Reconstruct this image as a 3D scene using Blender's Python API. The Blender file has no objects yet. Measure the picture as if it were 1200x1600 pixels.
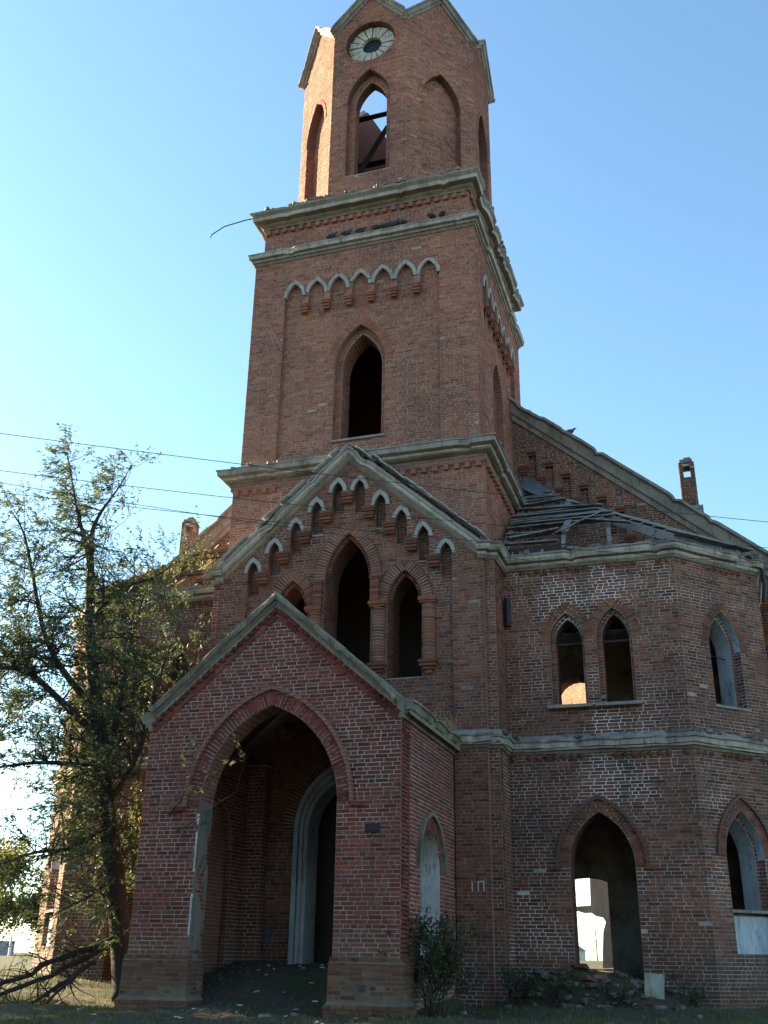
import bpy, bmesh, math, random
from mathutils import Vector, Matrix, noise
random.seed(7)
SC = bpy.context.scene
COL = SC.collection
R = math.radians

# ------------------------------------------------------------------ camera
CAMP = Vector((8.1, -22.5, 0.9))
CR = Vector((0.95288537, 0.30304487, 0.01316375))
CU = Vector((0.11001752, -0.38572665, 0.91603008))
CF = Vector((-0.28267582, 0.87142341, 0.40089352))
cam = bpy.data.cameras.new('camera')
cam.sensor_fit = 'VERTICAL'; cam.sensor_height = 24; cam.lens = 24 * 1590 / 1600
cam.clip_start = 0.1; cam.clip_end = 3000
co = bpy.data.objects.new('camera', cam); COL.objects.link(co)
m = Matrix((CR, CU, -CF)).transposed().to_4x4(); m.translation = CAMP
co.matrix_world = m
SC.camera = co

# ------------------------------------------------------------------ world, sun, exposure
SUN_BACK = R(12); SUN_EL = R(23)      # behind the facade plane, from the left
S = Vector((-math.cos(SUN_BACK) * math.cos(SUN_EL), math.sin(SUN_BACK) * math.cos(SUN_EL), math.sin(SUN_EL)))
w = bpy.data.worlds.new('World'); SC.world = w; w.use_nodes = True
nt = w.node_tree; bg = nt.nodes['Background']
sky = nt.nodes.new('ShaderNodeTexSky'); sky.sky_type = 'NISHITA'; sky.sun_disc = False
sky.sun_elevation = SUN_EL; sky.sun_rotation = math.atan2(S.x, S.y)
sky.altitude = 50; sky.air_density = 1.0; sky.dust_density = .35; sky.ozone_density = .8
wb = nt.nodes.new('ShaderNodeMix'); wb.data_type = 'RGBA'; wb.blend_type = 'MULTIPLY'; wb.inputs[0].default_value = 1
wb.inputs[7].default_value = (.84, 1.025, 1.045, 1)
nt.links.new(sky.outputs[0], wb.inputs[6]); nt.links.new(wb.outputs[2], bg.inputs[0]); bg.inputs[1].default_value = 0.054
sl = bpy.data.lights.new('sun', 'SUN'); sl.energy = 5.0; sl.angle = R(0.55); sl.color = (1.0, 0.83, 0.53)
so = bpy.data.objects.new('sun', sl); COL.objects.link(so)
so.rotation_euler = S.to_track_quat('Z', 'Y').to_euler()
SC.view_settings.view_transform = 'Standard'; SC.view_settings.look = 'None'
SC.view_settings.gamma = 1; SC.view_settings.exposure = 2.72
SC.view_settings.use_curve_mapping = False

# ------------------------------------------------------------------ materials
MAT = {}
def nodes(name, rough=0.9):
    mt = bpy.data.materials.new(name); mt.use_nodes = True
    t = mt.node_tree; b = t.nodes['Principled BSDF']
    b.inputs['Roughness'].default_value = rough
    b.inputs['Specular IOR Level'].default_value = 0.25
    MAT[name] = mt
    return mt, t, b
def nd(t, typ, **k):
    n = t.nodes.new('ShaderNode' + typ)
    for a, v in k.items():
        if a.startswith('i_'):
            key = a[2:]
            n.inputs[int(key) if key.isdigit() else key].default_value = v
        else: setattr(n, a, v)
    return n
def ramp(t, fac, stops, interp='LINEAR'):
    n = t.nodes.new('ShaderNodeValToRGB'); cr = n.color_ramp; cr.interpolation = interp
    while len(cr.elements) < len(stops): cr.elements.new(0.5)
    for e, (p, c) in zip(cr.elements, stops):
        e.position = p; e.color = c if len(c) == 4 else (*c, 1)
    t.links.new(fac, n.inputs[0]); return n
def mix(t, a, b, fac, mode='MIX'):
    n = t.nodes.new('ShaderNodeMix'); n.data_type = 'RGBA'; n.blend_type = mode
    for s, v in ((n.inputs[0], fac), (n.inputs[6], a), (n.inputs[7], b)):
        if isinstance(v, (int, float)): s.default_value = v
        elif isinstance(v, tuple): s.default_value = (*v, 1)
        else: t.links.new(v, s)
    return n.outputs[2]
def pnoise(t, scale, detail=4, rough=.6, stretch=None):
    g = nd(t, 'NewGeometry'); v = g.outputs['Position']
    if stretch:
        mp = nd(t, 'Mapping'); mp.inputs['Scale'].default_value = stretch
        t.links.new(v, mp.inputs[0]); v = mp.outputs[0]
    n = nd(t, 'TexNoise'); n.inputs['Scale'].default_value = scale
    n.inputs['Detail'].default_value = detail; n.inputs['Roughness'].default_value = rough
    t.links.new(v, n.inputs['Vector']); return n.outputs[0]
def bump(t, b, h, strength=.4, dist=.01):
    n = nd(t, 'Bump'); n.inputs['Strength'].default_value = strength; n.inputs['Distance'].default_value = dist
    t.links.new(h, n.inputs['Height']); t.links.new(n.outputs[0], b.inputs['Normal'])
def thr(t, v, a, b, c0=0.0, c1=1.0):
    n = nd(t, 'MapRange'); n.inputs[1].default_value = a; n.inputs[2].default_value = b
    n.inputs[3].default_value = c0; n.inputs[4].default_value = c1
    t.links.new(v, n.inputs[0]); return n.outputs[0]

def lowstain(t, z0, z1):
    g = nd(t, 'NewGeometry'); s = nd(t, 'SeparateXYZ'); t.links.new(g.outputs['Position'], s.inputs[0])
    a = nd(t, 'Math', operation='ADD'); t.links.new(s.outputs[2], a.inputs[0])
    ml = nd(t, 'Math', operation='MULTIPLY'); t.links.new(pnoise(t, 1.1), ml.inputs[0]); ml.inputs[1].default_value = 1.6
    t.links.new(ml.outputs[0], a.inputs[1])
    return thr(t, a.outputs[0], z0 + .8, z1 + .8, 1, 0)

def brick_mat(name, cols, pale=.25, dark=.5, palecol=(.46, .42, .36), stain=None):
    mt, t, b = nodes(name)
    at = nd(t, 'Attribute', attribute_name='tone')
    c = ramp(t, at.outputs['Fac'], [(i / (len(cols) - 1), x) for i, x in enumerate(cols)]).outputs[0]
    f = pnoise(t, 55, 5, .65)
    c = mix(t, c, ramp(t, f, [(.3, (.62, .6, .6)), (.7, (1.2, 1.15, 1.1))]).outputs[0], .8, 'MULTIPLY')
    c = mix(t, c, (.05, .036, .034), thr(t, pnoise(t, .9, 6, .65), .5, .72, 0, dark))
    c = mix(t, c, palecol, thr(t, pnoise(t, 2.6, 8, .75), .56, .74, 0, pale))
    c = mix(t, c, palecol, thr(t, pnoise(t, 21, 3, .6), .62, .74, 0, pale * 1.2))
    c = mix(t, c, (.045, .037, .034), thr(t, pnoise(t, 1.9, 5, .65, (1, 1, .13)), .53, .74, 0, dark * 1.25))
    c = mix(t, c, ramp(t, pnoise(t, .33, 3, .5), [(.35, (.72, .72, .74)), (.65, (1.16, 1.13, 1.05))]).outputs[0], .9, 'MULTIPLY')
    if stain: c = mix(t, c, stain[2], thr(t, lowstain(t, stain[0], stain[1]), 0, 1, 0, .6))
    t.links.new(c, b.inputs['Base Color'])
    bump(t, b, pnoise(t, 90, 5, .7), .5, .006)
    return mt
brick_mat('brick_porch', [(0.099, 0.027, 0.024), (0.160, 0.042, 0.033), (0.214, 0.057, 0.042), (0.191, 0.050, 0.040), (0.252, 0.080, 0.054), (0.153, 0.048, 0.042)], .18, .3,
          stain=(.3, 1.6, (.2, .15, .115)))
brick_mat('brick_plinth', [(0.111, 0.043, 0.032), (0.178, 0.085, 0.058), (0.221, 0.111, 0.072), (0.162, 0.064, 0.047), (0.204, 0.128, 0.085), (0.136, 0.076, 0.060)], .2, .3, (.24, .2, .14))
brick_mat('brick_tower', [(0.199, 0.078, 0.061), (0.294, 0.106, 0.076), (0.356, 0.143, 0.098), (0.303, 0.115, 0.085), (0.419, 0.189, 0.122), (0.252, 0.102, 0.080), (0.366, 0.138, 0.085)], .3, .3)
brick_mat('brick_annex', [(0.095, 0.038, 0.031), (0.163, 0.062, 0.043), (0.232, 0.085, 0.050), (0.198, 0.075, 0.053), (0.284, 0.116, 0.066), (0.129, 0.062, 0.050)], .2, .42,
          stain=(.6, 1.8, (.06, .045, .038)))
LIME = [((5.0, .7, 8.75), .75), ((6.15, .7, 8.95), .65), ((5.9, .7, 5.85), .55), ((5.75, .7, 4.45), .75), ((6.5, .7, 4.3), .5)]
def limewash(t, c, k):
    """white salts washed out of the joints, ragged patches"""
    for p, r_ in LIME:
        g = nd(t, 'NewGeometry'); v = nd(t, 'VectorMath', operation='DISTANCE'); t.links.new(g.outputs['Position'], v.inputs[0]); v.inputs[1].default_value = p
        a = nd(t, 'Math', operation='MULTIPLY_ADD'); t.links.new(pnoise(t, 4.5, 6, .75), a.inputs[0]); a.inputs[1].default_value = 1.5; t.links.new(v.outputs['Value'], a.inputs[2])
        c = mix(t, c, (.72, .71, .68), thr(t, a.outputs[0], r_ + .35, r_ + .75, k, 0))
    return c
def mortar_mat(name, col, dirt, white):
    mt, t, b = nodes(name, .95)
    c = mix(t, col, dirt, thr(t, pnoise(t, 1.3, 6, .7), .42, .66, 0, 1))
    c = mix(t, c, (.62, .6, .56), thr(t, pnoise(t, .55, 4, .6), .56, .66, 0, white))
    if name == 'mortar_annex': c = limewash(t, c, .95)
    t.links.new(c, b.inputs['Base Color']); bump(t, b, pnoise(t, 60, 4), .6, .008)
mortar_mat('mortar_porch', (.42, .36, .31), (.22, .18, .155), .3)
mortar_mat('mortar_plinth', (.17, .135, .105), (.1, .08, .065), .0)
mortar_mat('mortar_tower', (.36, .28, .225), (.25, .18, .145), .15)
mortar_mat('mortar_annex', (.35, .31, .275), (.13, .108, .095), .85)
mortar_mat('mortar_portal', (.27, .225, .19), (.13, .105, .09), .35)
def brickwork_mat(name, c1, c2, mo):
    mt, t, b = nodes(name)
    g = nd(t, 'NewGeometry'); s = nd(t, 'SeparateXYZ'); t.links.new(g.outputs['Position'], s.inputs[0])
    a = nd(t, 'Math', operation='ADD'); t.links.new(s.outputs[0], a.inputs[0]); t.links.new(s.outputs[1], a.inputs[1])
    cb = nd(t, 'CombineXYZ'); t.links.new(a.outputs[0], cb.inputs[0]); t.links.new(s.outputs[2], cb.inputs[1])
    br = nd(t, 'TexBrick'); t.links.new(cb.outputs[0], br.inputs['Vector'])
    br.inputs['Scale'].default_value = 1; br.inputs['Brick Width'].default_value = .26; br.inputs['Row Height'].default_value = .075
    br.inputs['Mortar Size'].default_value = .006; br.inputs['Mortar Smooth'].default_value = .3
    br.inputs['Color1'].default_value = (*c1, 1); br.inputs['Color2'].default_value = (*c2, 1); br.inputs['Mortar'].default_value = (*mo, 1)
    c = mix(t, br.outputs[0], (.1, .08, .07), thr(t, pnoise(t, 1.5, 6, .7), .45, .75, 0, .6))
    t.links.new(c, b.inputs['Base Color']); bump(t, b, br.outputs[1], .5, -.01)
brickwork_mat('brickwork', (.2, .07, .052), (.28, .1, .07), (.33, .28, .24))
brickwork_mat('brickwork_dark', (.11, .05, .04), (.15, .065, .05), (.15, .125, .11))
def trim_mat(name, col, dirt, moss=0, mosscol=(.1, .105, .04)):
    mt, t, b = nodes(name, .92)
    c = mix(t, col, dirt, thr(t, pnoise(t, 2.2, 7, .7, (1, 1, .45)), .44, .66, 0, .85))
    c = mix(t, c, (.07, .062, .055), thr(t, pnoise(t, 6, 6, .75, (1, 1, .35)), .56, .72, 0, .8))
    c = mix(t, c, (.06, .052, .045), thr(t, pnoise(t, 13, 4, .7, (1, 1, .1)), .54, .7, 0, .7))
    if moss: c = mix(t, c, mosscol, thr(t, pnoise(t, 1.7, 6, .7), .46, .6, 0, moss))
    t.links.new(c, b.inputs['Base Color']); bump(t, b, pnoise(t, 35, 6, .7), .7, .012)
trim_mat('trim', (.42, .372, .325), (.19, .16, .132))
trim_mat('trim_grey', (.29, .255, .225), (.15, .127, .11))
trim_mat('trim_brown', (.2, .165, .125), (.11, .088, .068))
trim_mat('trim_moss', (.23, .21, .165), (.12, .11, .083), .6, (.075, .075, .034))
trim_mat('arch_trim', (.34, .33, .3), (.25, .24, .215))
trim_mat('plaster_tan', (.2, .175, .145), (.12, .1, .085))
trim_mat('plaster', (.5, .5, .5), (.3, .3, .3))
trim_mat('plaster_blue', (.42, .47, .52), (.25, .26, .28))
trim_mat('plaster_grey', (.47, .48, .5), (.36, .35, .36))
trim_mat('petal', (.48, .45, .39), (.3, .26, .21))
trim_mat('concrete', (.38, .38, .34), (.25, .26, .23), .5, (.22, .21, .07))
trim_mat('rubble', (.2, .185, .165), (.11, .095, .08))
trim_mat('rubble_dark', (.12, .1, .085), (.06, .05, .042))
trim_mat('slate', (.46, .46, .45), (.26, .24, .22))
trim_mat('dry_roof', (.23, .19, .15), (.13, .105, .085))
trim_mat('chimney_render', (.27, .26, .25), (.17, .16, .15))
def wood_mat(name, a, bcol):
    mt, t, b = nodes(name, .85)
    c = mix(t, a, bcol, thr(t, pnoise(t, 7, 6, .7, (.5, 3, 6)), .4, .62))
    c = mix(t, c, (.03, .028, .026), thr(t, pnoise(t, 3, 5, .7), .55, .7, 0, .8))
    t.links.new(c, b.inputs['Base Color']); bump(t, b, pnoise(t, 14, 5, .7, (.4, 4, 8)), .6, .008)
wood_mat('old_wood', (.27, .27, .27), (.13, .125, .12))
wood_mat('black_wood', (.045, .04, .038), (.025, .023, .022))
wood_mat('warm_wood', (.2, .155, .115), (.1, .075, .055))
def flat_mat(name, col, rough=.6, metal=0, var=.35, sc=9):
    mt, t, b = nodes(name, rough); b.inputs['Metallic'].default_value = metal
    d = tuple(x * (1 - var) for x in col); u_ = tuple(min(1, x * (1 + var)) for x in col)
    t.links.new(mix(t, d, u_, pnoise(t, sc, 5, .65)), b.inputs['Base Color'])
flat_mat('sheet_metal', (.16, .17, .19), .45, .6)
flat_mat('dark_iron', (.025, .026, .032), .5, .3)
flat_mat('wire', (.03, .03, .032), .6)
flat_mat('pigeon', (.055, .058, .07), .7, 0, .5, 25)
flat_mat('paper', (.6, .6, .58), .8, 0, .2, 4)
flat_mat('blue_paint', (.04, .1, .22), .8)
flat_mat('chalk', (.6, .6, .58), .9)
flat_mat('house_wall', (.55, .5, .42), .9, 0, .1)
flat_mat('house_roof', (.18, .2, .24), .7, 0, .1)
flat_mat('whitewash', (.7, .7, .66), .9, 0, .15)
flat_mat('blockwork', (.24, .25, .27), .9, 0, .25)
flat_mat('straw', (.38, .25, .1), .9)
flat_mat('interior_dark', (.07, .06, .052), .95)  # dark tone standing in for shade inside rooms and holes
def bark_mat():
    mt, t, b = nodes('bark', .95)
    c = mix(t, (.022, .019, .016), (.07, .06, .05), pnoise(t, 9, 6, .7, (2, 2, .4)))
    t.links.new(c, b.inputs['Base Color']); bump(t, b, pnoise(t, 22, 5, .7, (2, 2, .35)), .9, .03)
bark_mat()
def leaf_mat(name, cols, tr=.3):
    mt, t, b = nodes(name, .6)
    at = nd(t, 'Attribute', attribute_name='tone')
    c = ramp(t, at.outputs['Fac'], [(i / (len(cols) - 1), x) for i, x in enumerate(cols)]).outputs[0]
    t.links.new(c, b.inputs['Base Color'])
    ts = nd(t, 'BsdfTranslucent'); t.links.new(mix(t, c, (1.3, 1.25, .7), 1.0, 'MULTIPLY'), ts.inputs[0])
    ms = nd(t, 'MixShader'); ms.inputs[0].default_value = tr
    t.links.new(b.outputs[0], ms.inputs[1]); t.links.new(ts.outputs[0], ms.inputs[2])
    t.links.new(ms.outputs[0], t.nodes['Material Output'].inputs[0])
leaf_mat('leaf', [(.05, .075, .047), (.062, .092, .052), (.075, .105, .056), (.09, .115, .056), (.17, .16, .06)], .38)
leaf_mat('leaf_autumn', [(.1, .12, .035), (.16, .16, .045), (.2, .18, .055), (.12, .13, .05)], .4)
leaf_mat('leaf_bush', [(.03, .04, .02), (.045, .055, .026), (.07, .06, .035)], .2)
leaf_mat('grass', [(.035, .07, .018), (.05, .09, .022), (.07, .1, .03), (.14, .12, .045), (.2, .14, .06)], .25)
def ground_mat():
    mt, t, b = nodes('soil', .97)
    c = mix(t, (.055, .043, .032), (.105, .084, .062), pnoise(t, 3, 7, .7))
    c = mix(t, c, (.045, .062, .022), thr(t, pnoise(t, .7, 5, .6), .42, .58, 0, .8))
    c = mix(t, c, (.045, .036, .03), thr(t, pnoise(t, 11, 5, .7), .5, .7, 0, .8))
    t.links.new(c, b.inputs['Base Color']); bump(t, b, pnoise(t, 18, 7, .75), .9, .05)
ground_mat()

# ------------------------------------------------------------------ mesh helpers
class MB:
    def __init__(s): s.v = []; s.f = []; s.m = []; s.t = []
    def face(s, idx, mat=0, tone=.5): s.f.append(idx); s.m.append(mat); s.t.append(tone)
    def hexa(s, p, mat=0, tone=.5, back=True):
        """8 points: 0-3 back ring, 4-7 front ring"""
        o = len(s.v); s.v += p
        q = [(4, 5, 6, 7), (0, 1, 5, 4), (1, 2, 6, 5), (2, 3, 7, 6), (3, 0, 4, 7)]
        if back: q.append((3, 2, 1, 0))
        for a in q: s.face(tuple(o + i for i in a), mat, tone)
    def box(s, c, d, mat=0, tone=.5, rot=None):
        x, y, z = d[0] / 2, d[1] / 2, d[2] / 2
        p = [Vector(a) for a in ((-x, y, -z), (x, y, -z), (x, y, z), (-x, y, z), (-x, -y, -z), (x, -y, -z), (x, -y, z), (-x, -y, z))]
        if rot is not None: p = [rot @ a for a in p]
        c = Vector(c); s.hexa([tuple(a + c) for a in p], mat, tone)
    def tube(s, pts, rad, n=6, mat=0, tone=.5, caps=True):
        pts = [Vector(p) for p in pts]; o = len(s.v); k = len(pts); ref = Vector((.31, .2, .93))
        for i, p in enumerate(pts):
            t = (pts[min(i + 1, k - 1)] - pts[max(i - 1, 0)]).normalized()
            a = t.cross(ref if abs(t.dot(ref)) < .95 else Vector((1, 0, 0))).normalized(); b = t.cross(a)
            for j in range(n):
                g = 2 * math.pi * j / n
                s.v.append(tuple(p + (a * math.cos(g) + b * math.sin(g)) * rad[i]))
        for i in range(k - 1):
            for j in range(n):
                s.face((o + i * n + j, o + i * n + (j + 1) % n, o + (i + 1) * n + (j + 1) % n, o + (i + 1) * n + j), mat, tone)
        if caps:
            s.face(tuple(o + j for j in reversed(range(n))), mat, tone); s.face(tuple(o + (k - 1) * n + j for j in range(n)), mat, tone)
    def mesh(s, name, mats, smooth=False, fix=True):
        me = bpy.data.meshes.new(name); me.from_pydata(s.v, [], s.f)
        for x in mats: me.materials.append(MAT[x])
        me.polygons.foreach_set('material_index', s.m)
        at = me.attributes.new('tone', 'FLOAT', 'FACE'); at.data.foreach_set('value', s.t)
        if smooth: me.polygons.foreach_set('use_smooth', [True] * len(s.f))
        if fix:
            bm = bmesh.new(); bm.from_mesh(me); bmesh.ops.recalc_face_normals(bm, faces=bm.faces); bm.to_mesh(me); bm.free()
        me.update(); return me
    def build(s, name, mats, parent=None, smooth=False, fix=True, **props):
        return link(name, s.mesh(name, [mats] if isinstance(mats, str) else mats, smooth, fix), parent, **props)
def link(name, me, parent=None, **props):
    o = bpy.data.objects.new(name, me); COL.objects.link(o)
    if parent: o.parent = parent
    for k, v in props.items(): o[k] = v
    return o
def empty(name, loc, **props):
    o = bpy.data.objects.new(name, None); COL.objects.link(o); o.location = loc
    for k, v in props.items(): o[k] = v
    return o

def frame(ox, oy, ux, uy):
    l = math.hypot(ux, uy); ux /= l; uy /= l
    return (ox, oy, ux, uy, uy, -ux)
def FP(fr, u, z, d):
    return (fr[0] + fr[2] * u + fr[4] * d, fr[1] + fr[3] * u + fr[5] * d, z)
def inset(fr, d):        # frame moved outward by d
    return (fr[0] + fr[4] * d, fr[1] + fr[5] * d) + fr[2:]

def arch(cx, w, zs, za, n=9, rnd=False):
    """left spring -> apex -> right spring"""
    h = za - zs; Rr = (w * w + h * h) / (2 * w); a1 = math.asin(min(1, h / Rr)) if Rr >= w else math.pi - math.asin(min(1, h / Rr))
    L = []
    for i in range(n + 1):
        a = a1 * i / n; L.append((cx - w + Rr - Rr * math.cos(a), zs + Rr * math.sin(a)))
    return L + [(2 * cx - x, z) for x, z in reversed(L[:-1])]
def opening(cx, w, z0, zs, za, n=9):
    return [(cx - w, z0)] + arch(cx, w, zs, za, n) + [(cx + w, z0)]
def circle(cx, cz, r, n=40):
    return [(cx + r * math.cos(2 * math.pi * i / n), cz + r * math.sin(2 * math.pi * i / n)) for i in range(n)]
def rect(u0, z0, u1, z1): return [(u0, z0), (u1, z0), (u1, z1), (u0, z1)]

def extrude(mb, fr, loops, d0, d1, mf=0, ms=1, front=True, back=True):
    """polygon with holes between depths d0 (front) and d1 (back); caps as trapezoids"""
    zs = sorted({round(z, 5) for l in loops for _, z in l})
    for za, zb in zip(zs, zs[1:]):
        if zb - za < 1e-4: continue
        e = (zb - za) * 1e-4; A = spans(loops, za + e); B = spans(loops, zb - e)
        if len(A) != len(B): continue
        for (a0, a1), (b0, b1) in zip(A, B):
            if max(a1 - a0, b1 - b0) < 1e-4: continue
            q = [(a0, za), (a1, za), (b1, zb), (b0, zb)]
            for dd, ok, mi in ((d0, front, mf), (d1, back, ms)):
                if ok:
                    o = len(mb.v); mb.v += [FP(fr, x, z, dd) for x, z in q]
                    mb.face((o, o + 1, o + 2, o + 3) if dd == d0 else (o + 3, o + 2, o + 1, o), mi)
    for l in loops:
        n = len(l)
        for i in range(n):
            a, b = l[i], l[(i + 1) % n]
            o = len(mb.v); mb.v += [FP(fr, *a, d0), FP(fr, *b, d0), FP(fr, *b, d1), FP(fr, *a, d1)]
            mb.face((o, o + 1, o + 2, o + 3), ms)

def spans(loops, z):
    xs = []
    for l in loops:
        n = len(l)
        for i in range(n):
            (x0, z0), (x1, z1) = l[i], l[(i + 1) % n]
            if (z0 <= z) != (z1 <= z): xs.append(x0 + (x1 - x0) * (z - z0) / (z1 - z0))
    xs.sort(); return [(xs[i], xs[i + 1]) for i in range(0, len(xs) - 1, 2)]
def isect(a, b):
    o = []
    for x0, x1 in a:
        for y0, y1 in b:
            l, h = max(x0, y0), min(x1, y1)
            if h - l > .02: o.append((l, h))
    return o
CRS = .075
def lay(loops, rng, miss=.0025):
    """courses of bricks inside the region: (u0, u1, z0, z1, tone)"""
    zs = [z for l in loops for _, z in l]; i0 = math.floor(min(zs) / CRS); i1 = math.ceil(max(zs) / CRS); out = []
    for i in range(i0, i1):
        zl = i * CRS + .005; zh = i * CRS + CRS - .005
        zl2 = max(zl, min(zs) + .001); zh2 = min(zh, max(zs) - .001)
        if zh2 - zl2 < .02: continue
        iv = isect(isect(spans(loops, zl2), spans(loops, zh2)), spans(loops, (zl2 + zh2) / 2))
        for a, b in iv:
            u = a; k = i % 4; first = True
            while u < b - .015:
                if first: L = (.25, .12, .185, .12)[k]; first = False
                else:
                    L = .25 if rng.random() < (.8 if i % 2 else .45) else .12
                L += rng.uniform(-.008, .008)
                e = min(u + L, b)
                if b - e < .055: e = b
                if rng.random() > miss:
                    out.append((u + .004, e - .004, zl2 + rng.uniform(-.0025, .0025), zh2 + rng.uniform(-.0025, .0025), rng.random()))
                u = e + .008 if e < b else b
    return out
def put_bricks(mb, fr, bricks, d, rng, proud=.007):
    for u0, u1, z0, z1, tone in bricks:
        p = d + proud * rng.uniform(.5, 1.5); e = .004; s = [rng.uniform(-.003, .003) for _ in range(4)]
        q = [FP(fr, u0, z0, d - .003), FP(fr, u1, z0, d - .003), FP(fr, u1, z1, d - .003), FP(fr, u0, z1, d - .003),
             FP(fr, u0 + e, z0 + e, p + s[0]), FP(fr, u1 - e, z0 + e, p + s[1]), FP(fr, u1 - e, z1 - e, p + s[2]), FP(fr, u0 + e, z1 - e, p + s[3])]
        mb.hexa(q, 0, tone, back=False)

# ------------------------------------------------------------------ the church
church = empty('church', (0, 0, 0), label='ruined red brick church with bell tower, gabled porch and low side annexes', category='church')
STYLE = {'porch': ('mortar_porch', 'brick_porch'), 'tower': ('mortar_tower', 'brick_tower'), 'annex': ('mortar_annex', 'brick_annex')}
def jambs(mb, fr, hole, d0, d1, rng):
    n = len(hole)
    for i in range(n):
        (x0, z0), (x1, z1) = hole[i], hole[(i + 1) % n]
        if abs(x0 - x1) < .01 and abs(z1 - z0) > .4:
            mid = sum(x for x, _ in hole) / n; side = 1 if x0 < mid else -1
            o = FP(fr, x0, 0, d0)
            if side > 0: f2 = (o[0], o[1], -fr[4], -fr[5], fr[2], fr[3])      # faces +U
            else: f2 = (o[0], o[1], -fr[4], -fr[5], -fr[2], -fr[3])
            put_bricks(mb, f2, lay([rect(.004, min(z0, z1), d0 - d1 - .004, max(z0, z1))], rng, 0), 0, rng, .005)
def wall(name, fr, outer, style, t=.6, holes=(), t2=0, holes2=(), seed=1, label=None, side='brickwork', jamb=True, bricks=True, single=None, skip_skin=None, trim=0):
    """one or two leaves; the outer leaf may have wider holes than the inner one.  Returns the wall part."""
    rng = random.Random(seed); holes = list(holes); holes2 = list(holes2)
    mo, bk = STYLE[style]
    lo = min(x for x, _ in outer) + trim; hi = max(x for x, _ in outer) - trim
    core = [(min(hi, max(lo, x)), z) for x, z in outer]
    mb = MB(); extrude(mb, fr, [core] + holes, 0, -t, back=not t2)
    if t2: extrude(mb, fr, [core] + holes2, -t, -t - t2)
    o = mb.build(name, [mo, side], church)
    if label: o['label'] = label
    if bricks:
        kb = MB(); bl = lay([outer] + holes, rng)
        if skip_skin: bl = [b for b in bl if not skip_skin(b)]
        if single:
            one = [b for b in bl if single(b)]; bl = [b for b in bl if not single(b)]
            for b in one: loose_brick(o, fr, b, bk, rng)
        put_bricks(kb, fr, bl, 0, rng)
        if t2 and holes: put_bricks(kb, fr, lay(holes + holes2, rng), -t, rng)
        if jamb:
            for h in holes: jambs(kb, fr, h, 0, -t, rng)
            for h in holes2: jambs(kb, fr, h, -t, -t - t2, rng)
        if kb.f: kb.build('brick_courses', bk, o, fix=False, kind='stuff')
    return o
BM = {}
LOOSE = [0]
def loose_brick(par, fr, b, bk, rng):
    k = rng.randrange(10); key = (bk, k)
    if key not in BM:
        mb = MB(); e = .004; r2 = random.Random(k * 13 + 5); s = [r2.uniform(-.003, .003) for _ in range(4)]
        mb.hexa([(-.5, 0, -.0325), (.5, 0, -.0325), (.5, 0, .0325), (-.5, 0, .0325),
                 (-.5 + e * 4, -.012 + s[0], -.0325 + e), (.5 - e * 4, -.012 + s[1], -.0325 + e), (.5 - e * 4, -.012 + s[2], .0325 - e), (-.5 + e * 4, -.012 + s[3], .0325 - e)], 0, (k + .5) / 10)
        BM[key] = mb.mesh('brick', [bk])
    o = link('brick', BM[key], par)
    o.location = FP(fr, (b[0] + b[1]) / 2, (b[2] + b[3]) / 2, -.003)
    o.rotation_euler = (0, rng.uniform(-.006, .006), math.atan2(fr[3], fr[2])); o.scale = (b[1] - b[0], 1, (b[3] - b[2]) / .065)
    LOOSE[0] += 1

def ring(par, fr, cx, w, zs, za, style, length=.25, proud=.02, depth=.06, pitch=.075, seed=1, singles=False, d=0, name='arch_ring', whitish=0, legs=0):
    """radial bricks round a pointed arch"""
    rng = random.Random(seed); bk = STYLE[style][1]; h = za - zs; Rr = (w * w + h * h) / (2 * w); a1 = math.asin(min(1, h / Rr))
    mb = MB()
    for s in (-1, 1):
        c = -w + Rr
        n = max(3, round((Rr + length * .4) * a1 / pitch)); g = .0075
        for i in range(n):
            b0 = a1 * i / n; b1 = a1 * (i + 1) / n; q2 = []
            ln = length + rng.uniform(-.006, .006); pr = proud + rng.uniform(-.005, .005)
            for dd, e in ((d - depth, 0), (d + pr, .003)):
                for (rr, aa, sg) in ((Rr + .002 + e, b0, 1), (Rr + .002 + e, b1, -1), (Rr + ln - e, b1, -1), (Rr + ln - e, b0, 1)):
                    a_ = aa + sg * (g + e) / rr
                    x = c - rr * math.cos(a_); z = zs + rr * math.sin(a_)
                    x = min(x, -.003); q2.append(FP(fr, cx - s * x, z, dd))
            if singles:
                m1 = MB(); m1.hexa(q2, 0, rng.random()); me = m1.mesh('arch_brick', [bk]); link('arch_brick', me, par)
            else: mb.hexa(q2, 0, rng.random())
    kx = length * (Rr - w) / Rr; kz = zs + (Rr + length) * math.sin(a1)
    if kx > .02:
        q = []
        for dd in (d - depth, d + proud):
            for x, z in ((0, za + .012), (kx - .008, kz - .01), (0, kz + .02), (-kx + .008, kz - .01)): q.append(FP(fr, cx + x, z, dd))
        m1 = MB(); m1.hexa(q, 0, rng.random()); m1.build('key_brick', bk, par)
    if proud > .011:
        A = arch(cx, w + .006, zs, za + .006, 12); ho = za + length * 1.0 - zs; B = []
        for i in range(13):
            a_ = a1 * i / 12; rr = Rr + length - .012; B.append((cx + min(-.001, -w + Rr - rr * math.cos(a_)), zs + rr * math.sin(a_)))
        B = B + [(2 * cx - x, z) for x, z in reversed(B[:-1])]
        mm = MB()
        for i in range(len(A) - 1):
            q = []
            for dd in (d - depth * .5, d + proud - .011):
                for x, z in (A[min(i, 24)], B[i], B[i + 1], A[i + 1]): q.append(FP(fr, x, z, dd))
            mm.hexa(q)
        mm.build('mortar_bed', STYLE[style][0], par)
    if not singles: mb.build(name, bk, par, kind='stuff')

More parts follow.
